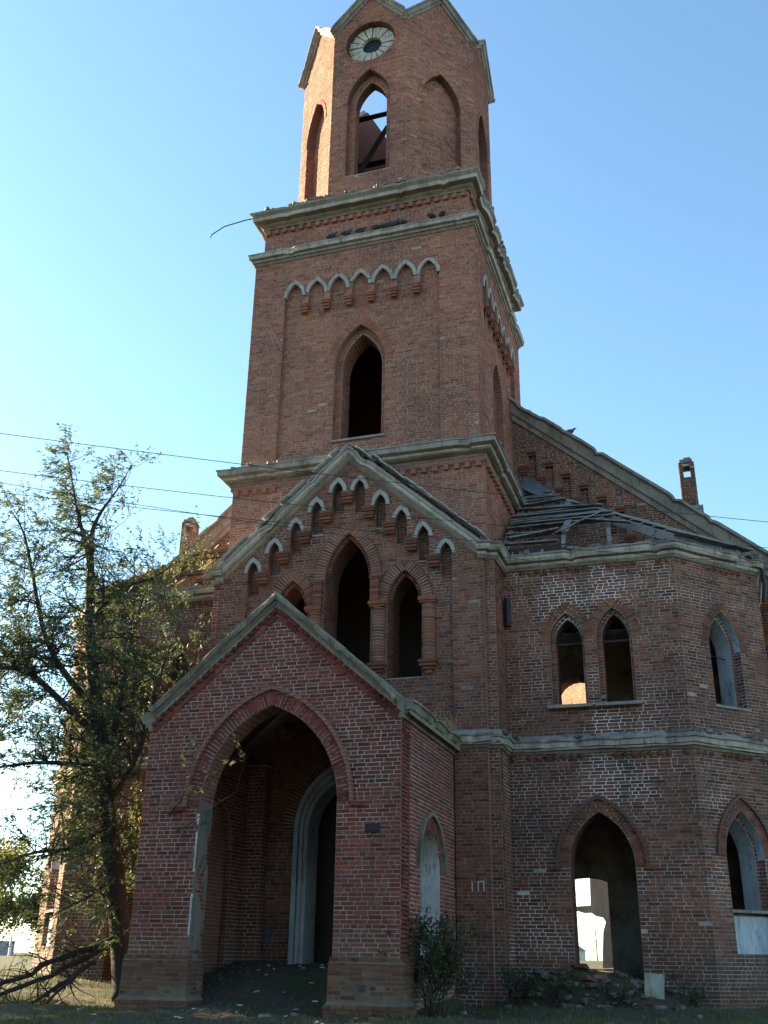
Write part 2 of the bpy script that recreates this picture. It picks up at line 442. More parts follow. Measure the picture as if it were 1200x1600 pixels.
def sweep(mb, path, bvec, prof, closed=False, jit=0, seg=.4, mat=0, cap=True, seed=0):
    path = [Vector(p) for p in path]; b = Vector(bvec); n = len(path); P = []
    m_ = n if closed else n - 1
    tan = [(path[(i + 1) % n] - path[i]).normalized() for i in range(m_)]
    nor = [t.cross(b).normalized() for t in tan]
    def mitre(i):
        if not closed and i == 0: return nor[0]
        if not closed and i == n - 1: return nor[-1]
        a, c = nor[(i - 1) % m_], nor[i % m_]; s = (a + c).normalized(); return s / max(.3, s.dot(a))
    for i in range(m_):
        L = (path[(i + 1) % n] - path[i]).length; k = max(1, int(L / seg)) if jit else 1
        for j in range(k):
            f = j / k; P.append((path[i].lerp(path[(i + 1) % n], f), mitre(i) if j == 0 else nor[i]))
    if not closed: P.append((path[-1], mitre(n - 1)))
    o = len(mb.v); q = len(prof)
    for p, nn in P:
        for j, (a, c) in enumerate(prof):
            if jit:
                v = noise.noise_vector(p * 1.9 + Vector((j * 3.7 + seed, seed, 0))) + .5 * noise.noise_vector(p * 6 + Vector((j * 2.1, seed, 5)))
                a += v.x * jit; c += v.y * jit
                ch = noise.noise(p * 1.6 + Vector((seed * 3.1, 7, seed))) + .6 * noise.noise(p * 5.3 + Vector((2, seed, 4)))
                if ch > .3 and a > .1: a -= min(.1, (ch - .3) * .32) * (jit / .012) ** .5
            mb.v.append(tuple(p + nn * a + b * c))
    k = len(P)
    for i in range(k if closed else k - 1):
        for j in range(q):
            mb.face((o + i * q + j, o + i * q + (j + 1) % q, o + ((i + 1) % k) * q + (j + 1) % q, o + ((i + 1) % k) * q + j), mat[j] if isinstance(mat, list) else mat)
    if not closed and cap:
        m0 = mat[0] if isinstance(mat, list) else mat
        mb.face(tuple(o + j for j in range(q)), m0); mb.face(tuple(o + (k - 1) * q + j for j in reversed(range(q))), m0)
def cornice(name, path, prof, mat, bvec=(0, 0, 1), closed=False, jit=.012, seed=0, parent=None, label=None, pm=None):
    mb = MB(); sweep(mb, path, bvec, prof, closed, jit, .13, seed=seed, mat=pm or 0)
    o = mb.build(name, mat, parent or church)
    if label: o['label'] = label
    return o
def shared(name, mb, mat): return mb.mesh(name, [mat])

# ---- tower shaft, lower stage
TB = 3.45; TU = 3.32; TD = 6.6; TY = -.08
fF = frame(0, TY, 1, 0)
wall('tower_wall', fF, [(-TB, 9.5), (-2.3, 9.5), (-1.25, 10.95), (1.25, 10.95), (2.3, 9.5), (TB, 9.5), (TB, 12.6), (-TB, 12.6)], 'tower', .8, seed=3, label='front of the lower tower stage behind the portal gable', bricks=True,
     skip_skin=lambda b: b[3] < 12.4 - .9 * max(abs(b[0]), abs(b[1])) - .5)
fR = frame(TB, TY, 0, 1)
wall('tower_wall', fR, rect(0, 9.5, 5.6, 12.6), 'tower', .8, trim=.012, seed=4)
fL = frame(-TB, 5.52, 0, -1)
wall('tower_wall', fL, rect(0, 9.5, 5.6, 12.6), 'tower', .8, trim=.012, seed=5)
# mid cornice of the tower
MIDP = [(-0.02, 12.44), (0.046, 12.44), (0.046, 12.497), (0.11, 12.514), (0.184, 12.547), (0.202, 12.588), (0.221, 12.637), (0.248, 12.641), (0.276, 12.645), (0.34, 12.678), (0.35, 12.809), (0.377, 12.817), (0.377, 12.85), (0.092, 12.932), (-0.3, 12.948)]
def midpath(b, y0, y1, z=0): return [(-b, y1, z), (-b, y0, z), (b, y0, z), (b, y1, z)]
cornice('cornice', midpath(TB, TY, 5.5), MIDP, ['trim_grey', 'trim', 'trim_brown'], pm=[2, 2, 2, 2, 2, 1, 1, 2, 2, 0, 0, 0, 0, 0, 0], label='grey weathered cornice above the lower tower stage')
dm = MB(); dm.box((0, 0, 0), (.125, .1, .14), 0, .4); DENT = dm.mesh('dentil', ['brick_tower'])
dm2 = MB(); dm2.box((0, 0, 0), (.125, .1, .14), 0, .75); DENT2 = dm2.mesh('dentil', ['brick_tower'])
def dentils(par, fr, u0, u1, z, d=.045, pitch=.26):
    n = int((u1 - u0) / pitch)
    for i in range(n):
        o = link('dentil', DENT if (i * 7) % 3 else DENT2, par)
        o.location = FP(fr, u0 + (i + .5) * (u1 - u0) / n, z + random.uniform(-.006, .006), d); o.rotation_euler.z = math.atan2(fr[3], fr[2])
dent_par = MB(); sweep(dent_par, midpath(TB, TY, 5.5), (0, 0, 1), [(-.02, 12.3), (.05, 12.3), (.05, 12.438), (-.02, 12.438)])
dp = dent_par.build('corbel_course', 'brickwork', church)
dentils(dp, fF, -TB, -2.1, 12.22); dentils(dp, fF, 1.2, TB, 12.22); dentils(dp, fR, 0, 4.6, 12.22)

# ---- tower shaft, upper stage with blind arcade
def arcade_hole(half, z0, cs, aw, apex, spring, pend):
    """panel outline whose top is a row of pointed arches; pend[i] bottom of pendant between arch i and i+1"""
    pts = [(-half, z0), ]
    for i, c in enumerate(cs):
        A = arch(c, aw, spring[i], apex[i], 5)
        if i == 0: A = [(-half, spring[0])] + A if cs[0] - aw > -half + .01 else A
        pts += A
        if i < len(cs) - 1:
            pts += [(c + aw, pend[i]), (cs[i + 1] - aw, pend[i])]
    if cs[-1] + aw < half - .01: pts.append((half, spring[-1]))
    pts.append((half, z0)); return pts
def arch_band(par, fr, cx, w, zs, za, wid, d0, d1, mat, name='arch_moulding', n=7, foot=0):
    mb = MB(); A = arch(cx, w + .004, zs, za + .004, n); B = arch(cx, w + wid, zs, za + wid * 1.35, n)
    if foot: A = [(A[0][0], zs - foot)] + A + [(A[-1][0], zs - foot)]; B = [(B[0][0], zs - foot)] + B + [(B[-1][0], zs - foot)]
    if name == 'arch_moulding':
        B = [(x + random.uniform(-.012, .012), z + random.uniform(-.02, .012)) for x, z in B]
        d0 += random.uniform(-.02, .012); cut = random.choice([0, 0, 0, 1, 2]); A = A[cut:]; B = B[cut:]
    extrude(mb, fr, [A + B[::-1]], d0, d1, 0, 0)
    return mb.build(name, mat, par)
CORB = {}
def corbel(par, fr, u, ztop, wdt, style, d=0):
    key = style
    if key not in CORB:
        mb = MB(); r2 = random.Random(4)
        for i, (ww, dd) in enumerate(((1.15, .13), (1.1, .12), (1.0, .085), (.85, .05))):
            mb.box((0, -dd / 2 + .0, -.037 - i * .075), (ww, dd + .06, .066), 0, r2.random())
        CORB[key] = mb.mesh('corbel', [STYLE[style][1]])
    o = link('corbel', CORB[key], par); o.location = FP(fr, u, ztop, d); o.rotation_euler.z = math.atan2(fr[3], fr[2]); o.scale = (wdt, 1, 1)
cs = [(-2.0 + i * .6667) for i in range(7)]
AP = [18.8] * 7; SP = [18.36] * 7; PE = [17.98] * 6
def upper_face(fr, half, seed, opened, front):
    panel = arcade_hole(2.31, 13.06, cs, .245, AP, SP, PE)
    panel = [(x, z) for x, z in panel]
    win = opening(0, .74, 13.5, 15.85, 17.15)
    win_in = opening(0, .58, 13.5, 15.85, 16.95)
    outer = rect(-half, 12.9, half, 19.75)
    rng = random.Random(seed); core = outer if front else rect(-half + .012, 12.91, half - .012, 19.74)
    mb = MB(); extrude(mb, fr, [core, panel], 0, -.12, back=False)
    extrude(mb, fr, [core, win], -.12, -.34, back=False)
    extrude(mb, fr, [core] + ([win_in] if opened else []), -.34, -.95)
    o = mb.build('tower_wall', ['mortar_tower', 'brickwork'], church, label='upper tower stage with blind arcade and pointed opening')
    kb = MB()
    put_bricks(kb, fr, lay([outer, panel], rng), 0, rng)
    put_bricks(kb, fr, lay([panel, win], rng), -.12, rng)
    put_bricks(kb, fr, lay([win] + ([win_in] if opened else []), rng), -.34, rng)
    jambs(kb, fr, win, -.12, -.34, rng); jambs(kb, fr, panel, 0, -.12, rng)
    if opened: jambs(kb, fr, win_in, -.34, -.95, rng)
    kb.build('brick_courses', 'brick_tower', o, fix=False, kind='stuff')
    for c in cs: arch_band(o, fr, c, .245, 18.36, 18.8, .1, .05, -.05, 'arch_trim')
    for i in range(6):
        u = (cs[i] + cs[i + 1]) / 2; corbel(o, fr, u, 18.06, .2, 'tower', -.02)
    ring(o, fr, 0, .74, 15.85, 17.15, 'tower', .24, .012, .05, seed=seed, singles=front, d=-.12)
    if opened:
        sm = MB(); sm.box((0, 0, 0), (1.5, .3, .06)); s = sm.build('sill', 'trim_grey', o); s.location = FP(fr, 0, 13.52, -.2); s.rotation_euler.z = math.atan2(fr[3], fr[2])
    return o
uF = frame(0, 0, 1, 0); uR = frame(TU, TD / 2, 0, 1); uL = frame(-TU, TD / 2, 0, -1); uB = frame(0, TD, -1, 0)
upper_face(uF, TU, 11, True, True)
upper_face(uR, TD / 2, 12, True, False)
upper_face(uL, TD / 2, 13, False, False)
wall('tower_wall', uB, rect(-TU, 12.9, TU, 19.75), 'tower', .8, seed=14, bricks=False)
for zz in (13.0, 19.0):
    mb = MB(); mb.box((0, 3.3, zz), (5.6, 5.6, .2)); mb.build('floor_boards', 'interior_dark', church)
# string course, frieze and crowning cornice
def sq(b, y0=0, y1=TD, z=0): return [(-b, y1, z), (-b, y0, z), (b, y0, z), (b, y1, z)]
STR = [(-.05, 19.7), (.03, 19.7), (.05, 19.78), (.09, 19.8), (.1, 19.86), (.17, 19.9), (.18, 20.02), (.2, 20.03), (.2, 20.06), (.02, 20.12), (-.1, 20.12)]
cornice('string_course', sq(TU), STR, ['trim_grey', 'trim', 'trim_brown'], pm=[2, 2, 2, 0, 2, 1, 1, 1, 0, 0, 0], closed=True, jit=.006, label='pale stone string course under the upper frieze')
FU = 3.16
for fr, h, sd in ((frame(0, .16, 1, 0), FU, 21), (frame(FU, TD / 2, 0, 1), TD / 2 - .16, 22), (frame(-FU, TD / 2, 0, -1), TD / 2 - .16, 23)):
    o = wall('frieze_wall', fr, rect(-h, 20.05, h, 21.3), 'tower', .5, seed=sd, trim=0 if sd == 21 else .012)
    dentils(o, fr, -h, h, 20.98)
    mb = MB(); mb.box((0, 0, 0), (2 * h + .24, .12, .2), 0, .3); s = mb.build('ledge', 'trim_grey', church); s.location = FP(fr, 0, 20.16, .06); s.rotation_euler.z = math.atan2(fr[3], fr[2])
TOPP = [(-0.1, 21.1), (0.055, 21.1), (0.064, 21.17), (0.129, 21.223), (0.147, 21.276), (0.294, 21.302), (0.304, 21.32), (0.331, 21.417), (0.276, 21.434), (0.386, 21.531), (0.405, 21.593), (0.092, 21.822), (-0.3, 21.857)]
cornice('cornice', sq(FU, .16, TD - .16), TOPP, ['trim_grey', 'trim', 'trim_brown'], pm=[2, 2, 2, 2, 2, 2, 1, 1, 0, 0, 0, 0, 0], closed=True, jit=.014, seed=4, label='pale crowning cornice with crumbling top edge under the belfry')
mb = MB(); mb.box((0, TD / 2, 21.8), (5.9, 5.9, .25)); mb.build('tower_deck', 'dry_roof', church)
mb = MB(); mb.tube([(-3.45, -.1, 21.5), (-3.7, -.25, 21.36), (-4.3, -.38, 21.17), (-4.68, -.42, 20.92), (-4.72, -.42, 20.82)], [.018] * 5, 6); mb.build('metal_rod', 'dark_iron', church)

# ---- octagonal belfry
OC = (0, TD / 2); OA = 3.0; OS = OA * math.tan(R(22.5))
for k in range(8):
    a = -math.pi / 2 + k * math.pi / 4; nx, ny = math.cos(a), math.sin(a)
    fr = frame(OC[0] + nx * OA, OC[1] + ny * OA, -ny, nx)
    card = k % 2 == 0
    pk = 30.15
    outer = [(-OS, 21.75), (OS, 21.75), (OS, 28.75), (0, pk), (-OS, 28.75)]
    win = opening(0, .72, 22.75, 25.65, 26.95); win_in = opening(0, .52, 22.75, 25.65, 26.65)
    if k == 0: h1 = [win, circle(0, 28.2, .84)]; h2 = [win_in, circle(0, 28.2, .32)]
    elif card: h1 = [win]; h2 = [win_in] if k != 6 else []
    else: h1 = [win]; h2 = []
    o = wall('belfry_wall', fr, outer, 'tower', .26, h1, .34, h2, seed=30 + k, label='gabled side of the octagonal belfry', side='brickwork_dark')  # inner faces in darker brick so the belfry interior reads as shaded
    ring(o, fr, 0, .72, 25.65, 26.95, 'tower', .13, .03, .05, seed=40 + k, singles=False)
    if k == 0:
        bk = MB()
        for i in range(36):
            g0 = 2 * math.pi * i / 36; g1 = g0 + 2 * math.pi / 36 * .9; q = []
            for dd in (-.05, .015):
                for rr, g in ((.845, g0), (.845, g1), (.97, g1), (.97, g0)): q.append(FP(fr, rr * math.cos(g), 28.2 + rr * math.sin(g), dd))
            bk.hexa(q, 0, random.random())
        bk.build('rosette_ring', 'brick_tower', o, kind='stuff')
        for i in range(16):
            g0 = 2 * math.pi * i / 16; g1 = g0 + 2 * math.pi / 16 * .84; q = []; dr = random.uniform(0, .03)
            for dd, e in ((-.27, 0), (-.16 - dr, .01)):
                for rr, g in ((.33 + e, g0), (.33 + e, g1), (.8 - e - random.uniform(0, .05), g1), (.8 - e, g0)): q.append(FP(fr, rr * math.cos(g), 28.2 + rr * math.sin(g), dd))
            m1 = MB(); m1.hexa(q); m1.build('rosette_petal', 'petal', o)
    if k == 0:
        m1 = MB(); extrude(m1, fr, [circle(0, 28.2, .36, 28)], -.3, -.34, 0, 0); m1.build('oculus_shade_disc', 'dark_iron', o)  # dark disc added so the rosette's centre hole stays dark
    # raking coping of this side
    out = (fr[4], fr[5], 0)
    pth = [FP(fr, OS, 28.75, 0), FP(fr, 0, pk, 0), FP(fr, -OS, 28.75, 0)]
    cornice('coping', pth, [(-.02, -.3), (-.02, .05), (.05, .07), (.06, .13), (.16, .16), (.18, .22), (.22, .22), (.24, -.3)], 'trim_grey', bvec=out, jit=.008, seed=k, parent=church)
# beams left in the roofless belfry
for (p, q, r_) in (((-1.9, 1.4, 27.6), (2.0, 2.1, 28.2), .11), ((-2.2, 2.6, 27.3), (2.3, 3.1, 27.9), .1), ((-1.7, 1.6, 22.3), (-.4, 3.4, 27.5), .13), ((-2.6, 3.6, 26.2), (2.6, 4.4, 27.0), .12)):
    mb = MB(); mb.tube([p, q], [r_, r_ * .95], 4); mb.build('beam', 'black_wood', church)

r11 = random.Random(6)
for i in range(7):
    x = -1.6 + i * .5; mb = MB(); mb.tube([(x, 4.6 + r11.uniform(-.3, .3), 22.0), (x + r11.uniform(-.4, .4), 4.9, 25.2 + r11.uniform(-.6, 1.6))], [.13, .1], 4); mb.build('beam', 'black_wood', church)
mb = MB(); mb.tube([(-.55, 2.6, 22.2), (.1, 3.6, 24.6)], [.11, .09], 4); mb.build('beam', 'old_wood', church)

# ---- gabled portal in front of the tower
PY = -.45; PH = 3.4; fP = frame(0, PY, 1, 0)
rake = lambda x: 12.62 - .885 * abs(x)
pcs = [-2.52 + i * .56 for i in range(10)]; pcs = [(-2.52, 10.0), (-1.96, 10.48), (-1.4, 10.98), (-.85, 11.47), (-.29, 11.95), (.29, 11.95), (.85, 11.47), (1.4, 10.98), (1.96, 10.48), (2.52, 10.0)]
pend = []
for i in range(9): pend.append(min(pcs[i][1], pcs[i + 1][1]) - .42)
pan = arcade_hole(2.66, -.25, [c for c, _ in pcs], .145, [z + .06 for _, z in pcs], [z - .22 for _, z in pcs], pend)
pouter = [(-PH, -.3), (PH, -.3), (PH, rake(PH)), (0, 12.62), (-PH, rake(PH))]
lanc = [opening(-1.46, .43, 6.85, 8.72, 9.5), opening(0, .61, 6.85, 9.4, 10.62), opening(1.46, .43, 6.85, 8.72, 9.5)]
door = opening(0, 1.0, .2, 3.6, 4.85)
rng = random.Random(55)
slots = [opening(c, .142, z - .78, z - .22, z + .055, 5) for c, z in pcs]
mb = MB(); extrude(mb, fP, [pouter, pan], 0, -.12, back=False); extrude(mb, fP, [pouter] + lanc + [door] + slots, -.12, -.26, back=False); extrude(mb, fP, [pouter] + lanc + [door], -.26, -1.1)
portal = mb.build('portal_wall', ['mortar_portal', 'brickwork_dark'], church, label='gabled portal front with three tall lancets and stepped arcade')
kb = MB(); put_bricks(kb, fP, lay([pouter, pan], rng), 0, rng)
put_bricks(kb, fP, lay([pan] + lanc + [door] + slots, rng), -.12, rng); put_bricks(kb, fP, lay(slots, rng), -.26, rng)
jambs(kb, fP, pan, 0, -.12, rng)
for h in lanc: jambs(kb, fP, h, -.12, -1.1, rng)
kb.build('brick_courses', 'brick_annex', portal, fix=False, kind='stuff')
for (c, z) in pcs: arch_band(portal, fP, c, .145, z - .22, z + .06, .1, .05, -.06, 'arch_trim', n=5)
for i in range(9): corbel(portal, fP, (pcs[i][0] + pcs[i + 1][0]) / 2, pend[i] + .16, .28, 'annex', .0)
for i, (c, w_, zs, za) in enumerate(((-1.46, .43, 8.72, 9.5), (0, .61, 9.4, 10.62), (1.46, .43, 8.72, 9.5))):
    ring(portal, fP, c, w_, zs, za, 'annex', .27, .05, .08, seed=60 + i, singles=True, d=-.12)
    ring(portal, fP, c, w_ - .1, zs, za - .13, 'annex', .1, .0, .05, seed=70 + i, d=-.2)
# colonnettes between the lancets: half round stacks of brick courses
def colonnette(x, z0, z1, w_=.17):
    pts = []; rad = []; mb = MB(); y = PY + .1; z = z0; r2 = random.Random(int(x * 10))
    while z < z1:
        rr = w_ * r2.uniform(.96, 1.04); tn = r2.random()
        mb.tube([(x, y, z + .006), (x, y, z + .067)], [rr, rr], 12, 0, tn); z += CRS
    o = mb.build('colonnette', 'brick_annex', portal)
    mc = MB(); mc.tube([(x, y, z0), (x, y, z1)], [w_ * .95] * 2, 12); mc.build('mortar_core', 'mortar_annex', o)
    cp = MB(); cp.box((x, y - .02, z1 + .05), (w_ * 2.5, w_ * 2.3, .09), 0, .4); cp.box((x, y - .01, z1 - .02), (w_ * 2.2, w_ * 2.0, .05), 0, .7); cp.build('capital', 'brick_annex', o)
    bp = MB()
    for i, s in enumerate((2.5, 2.2, 1.6, 1.0)):
        bp.box((x, y - .02 + .012 * i, z0 - .04 - i * .075), (w_ * s, w_ * s * .9, .068), 0, .2 + .2 * i)
    bp.build('base', 'brick_annex', o)
    return o
for x, z0 in ((-2.06, 7.2), (-.82, 7.2), (.82, 7.2), (2.06, 7.2)): colonnette(x, z0, 8.62)
for s in (-1, 1):        # jambs of the taller middle lancet go on above the capitals
    mb = MB(); z = 8.75; r2 = random.Random(9)
    while z < 9.4: mb.box((s * .735, PY + .06, z + .036), (.22, .2, .068), 0, r2.random()); z += CRS
    mb.build('jamb_shaft', 'brick_annex', portal, kind='stuff')
# portal returns and buttress strips
for s in (-1, 1):
    f1 = frame(s * 3.51, -.3, 1, 0); o = wall('buttress', f1, rect(-.135, -.3, .135, 9.62), 'annex', .25, seed=80 + s)
    f2 = frame(s * 3.645, .2 if s > 0 else .2, 0, s)
    wall('buttress', f2, rect(-.5, -.3, .5, 9.62), 'annex', .2, seed=84 + s, trim=.012)
    mb = MB(); mb.box((s * 3.4, -.375, 4.9), (.02, .15, 9.4)); mb.build('buttress_return', 'brickwork', church)
GP = [(-.06, -.5), (-.06, .02), (-.01, .05), (.0, .09), (.08, .11), (.11, .17), (.18, .17), (.2, .2), (.27, .2), (.29, -.5)]
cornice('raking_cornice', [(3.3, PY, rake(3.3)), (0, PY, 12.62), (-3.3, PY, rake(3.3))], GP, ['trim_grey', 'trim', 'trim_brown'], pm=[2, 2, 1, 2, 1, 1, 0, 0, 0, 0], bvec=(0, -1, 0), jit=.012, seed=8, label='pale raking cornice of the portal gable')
for s in (-1, 1):
    mb = MB(); n_ = Vector((s * .885, 0, 1)).normalized(); r3 = random.Random(90 + s)
    # flaking slates on the portal roof
    for row in range(4):
        for i in range(16):
            x = .12 + i * .22; y = PY - .2 + row * .18
            if r3.random() < .1: continue
            c = Vector((s * x, y, 12.62 - .885 * x + .43 + (.11 if s > 0 and x > .6 else 0))) + n_ * (r3.uniform(0, .03) + .01 * (i % 2))
            mb.box(c, (.3, .2, .02), 0, .5, Matrix.Rotation(s * (math.atan(.885) + r3.uniform(-.06, .06)), 3, 'Y'))
    mb.build('roof_slates', 'slate', church, kind='stuff')

# ---- string courses and cornices of the lower storeys
SPR = [(-0.1, 5.13), (0.036, 5.13), (0.045, 5.183), (0.09, 5.205), (0.099, 5.242), (0.135, 5.258), (0.153, 5.37), (0.189, 5.385), (0.198, 5.43), (0.045, 5.535), (-0.1, 5.55)]
EPR = [(-0.1, 9.56), (0.036, 9.56), (0.045, 9.608), (0.09, 9.64), (0.099, 9.704), (0.18, 9.736), (0.216, 9.8), (0.225, 9.864), (0.252, 9.88), (0.252, 9.92), (-0.3, 9.944)]
for s in (1, -1):
    pA = [(2.62, PY, 0), (3.4, PY, 0), (3.4, -.3, 0), (3.645, -.3, 0), (3.645, .7, 0), (7.7, .7, 0), (9.55, 2.55, 0), (9.55, 5.5, 0)]
    pB = [(3.3, PY, 0), (3.42, PY, 0), (3.42, -.3, 0), (3.645, -.3, 0), (3.645, .7, 0), (7.7, .7, 0), (9.55, 2.55, 0), (9.55, 5.5, 0)]
    if s < 0:
        pA = [(-x, y, z) for x, y, z in reversed(pA)]; pB = [(-x, y, z) for x, y, z in reversed(pB)]
    o1 = cornice('string_course', pA, SPR, ['trim_grey', 'trim', 'trim_brown'], pm=[2, 2, 2, 1, 2, 1, 0, 0, 0, 0, 0], jit=.022, seed=11 + s)
    o2 = cornice('cornice', pB, EPR, ['trim_grey', 'trim', 'trim_brown'], pm=[2, 2, 1, 1, 2, 1, 1, 0, 0, 0, 0], jit=.016, seed=17 + s)
    tooth = MB(); 
    for (zz, uu) in ((5.06, 0), (9.49, 1)):
        for (fx, fy, ux, uy, L) in ((5.67, .7, 1, 0, 2.02), (8.625, 1.625, 1, 1, 1.3)):
            fr = frame(fx, fy, ux, uy) if s > 0 else frame(-fx, fy, ux, -uy)
            k = int(L * 2 / .19)
            for i in range(k):
                if random.random() < .12: continue
                c = FP(fr, -L + (i + .5) * .19, zz, .005); tooth.box(c, (.11, .11, .066), 0, random.random(), Matrix.Rotation(math.atan2(fr[3], fr[2]) + math.pi / 4, 3, 'Z'))
    tooth.build('sawtooth_band', 'brick_annex', church, kind='stuff')

# ---- annexes
w1 = opening(5.12, .4, 6.22, 7.75, 8.42, 8); w2 = opening(6.2, .4, 6.22, 7.75, 8.46, 8)
w1i = opening(5.14, .31, 6.22, 7.75, 8.3, 8); w2i = opening(6.22, .31, 6.22, 7.75, 8.34, 8)
dA = opening(5.58, .69, .3, 2.75, 3.86, 9)
for s in (1, -1):
    mir = (lambda l: l) if s > 0 else (lambda l: [(-x, z) for x, z in reversed(l)])
    fA = frame(0, .7, 1, 0)
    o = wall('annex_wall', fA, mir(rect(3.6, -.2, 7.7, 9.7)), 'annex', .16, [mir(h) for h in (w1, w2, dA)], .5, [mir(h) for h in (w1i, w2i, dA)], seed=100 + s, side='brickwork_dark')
    for c, i in ((5.12, 0), (6.2, 1)):
        ring(o, fA, s * c, .4, 7.75, 8.42 + .04 * i, 'annex', .24, .01, .05, seed=103 + i + s)
        mb = MB(); mb.box((s * c, .68, 6.17), (1.0, .34, .07)); mb.build('sill', 'trim_grey', o)
        gb = MB(); gb.box((s * c, .95, 7.72), (.7, .04, .05)); gb.build('transom', 'black_wood', o)
    ring(o, fA, s * 5.58, .69, 2.75, 3.86, 'annex', .22, .008, .05, seed=107 + s, singles=(s > 0))
    hb = arch_band(o, fA, s * 5.58, .69 + .225, 2.75, 3.86 + .27, .07, .07, -.03, 'brickwork_dark', 'hood_mould', 10)
    for q in (-1, 1):
        mb = MB(); mb.box((s * 5.58 + q * 1.0, .665, 2.71), (.22, .09, .08), 0, .3); mb.build('hood_stop', 'brick_annex', o)
    fD = frame(s * 8.625, 1.625, 1, s)
    hl = 1.308
    dw = opening(-.01 * s, .48, 6.2, 7.55, 8.45, 8); dwi = opening(-.01 * s, .36, 6.2, 7.55, 8.3, 8)
    dd = opening(-.16 * s, .55, 1.05, 2.95, 3.9, 8); ddi = opening(-.16 * s, .46, 1.9, 2.95, 3.78, 8)
    o = wall('annex_wall', fD, rect(-hl, -.2, hl, 9.7), 'annex', .2, [dw, dd], .45, [dwi, ddi], seed=110 + s, side='plaster_blue', jamb=False, label='chamfered annex side with pale plastered window reveals')
    kb = MB(); rng = random.Random(5)
    for h in (dw, dd): jambs(kb, fD, h, 0, -.2, rng)
    kb.build('jamb_bricks', 'brick_annex', o, fix=False, kind='stuff')
    ring(o, fD, -.01 * s, .48, 7.55, 8.45, 'annex', .22, .008, .05, seed=113)
    ring(o, fD, -.16 * s, .55, 2.95, 3.9, 'annex', .2, .008, .05, seed=114)
    arch_band(o, fD, -.16 * s, .76, 2.95, 4.16, .06, .06, -.03, 'brickwork_dark', 'hood_mould', 9)
    mb = MB(); extrude(mb, fD, [rect(-.16 * s - .54, 1.06, -.16 * s + .54, 1.78)], -.1, -.195, 0, 0); mb.build('apron_panel', 'plaster_blue', o)
    mb = MB(); extrude(mb, fD, [rect(-.16 * s - .6, 1.84, -.16 * s + .6, 1.9)], .03, -.3, 0, 0); mb.build('sill', 'trim_grey', o)
    mb = MB(); extrude(mb, fD, [rect(-.55, 6.13, .55, 6.19)], .03, -.3, 0, 0); mb.build('sill', 'trim_grey', o)
    mb = MB(); mb.tube([FP(fD, -.36, 7.5, -.4), FP(fD, .36, 7.42, -.4)], [.015, .015], 5); mb.build('tie_bar', 'dark_iron', o)
    fS = frame(s * 9.55, 4.0, 0, s)
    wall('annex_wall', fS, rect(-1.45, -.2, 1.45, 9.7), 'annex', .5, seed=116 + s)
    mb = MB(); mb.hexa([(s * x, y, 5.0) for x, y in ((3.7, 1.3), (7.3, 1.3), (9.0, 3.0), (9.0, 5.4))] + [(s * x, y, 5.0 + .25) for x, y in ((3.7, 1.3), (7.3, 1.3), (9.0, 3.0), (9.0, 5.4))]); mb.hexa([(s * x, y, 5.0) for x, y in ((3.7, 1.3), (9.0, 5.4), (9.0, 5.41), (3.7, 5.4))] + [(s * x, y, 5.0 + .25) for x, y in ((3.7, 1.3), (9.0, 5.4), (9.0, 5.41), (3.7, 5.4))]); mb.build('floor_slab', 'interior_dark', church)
    mb = MB(); mb.hexa([(s * x, y, 9.35) for x, y in ((3.7, 1.3), (7.3, 1.3), (9.0, 3.0), (9.0, 5.4))] + [(s * x, y, 9.35 + .12) for x, y in ((3.7, 1.3), (7.3, 1.3), (9.0, 3.0), (9.0, 5.4))]); mb.hexa([(s * x, y, 9.35) for x, y in ((3.7, 1.3), (9.0, 5.4), (9.0, 5.41), (3.7, 5.4))] + [(s * x, y, 9.35 + .12) for x, y in ((3.7, 1.3), (9.0, 5.4), (9.0, 5.41), (3.7, 5.4))]); mb.build('added_ceiling_slab', 'interior_dark', church)  # slab added under the open roof to keep the annex windows dark
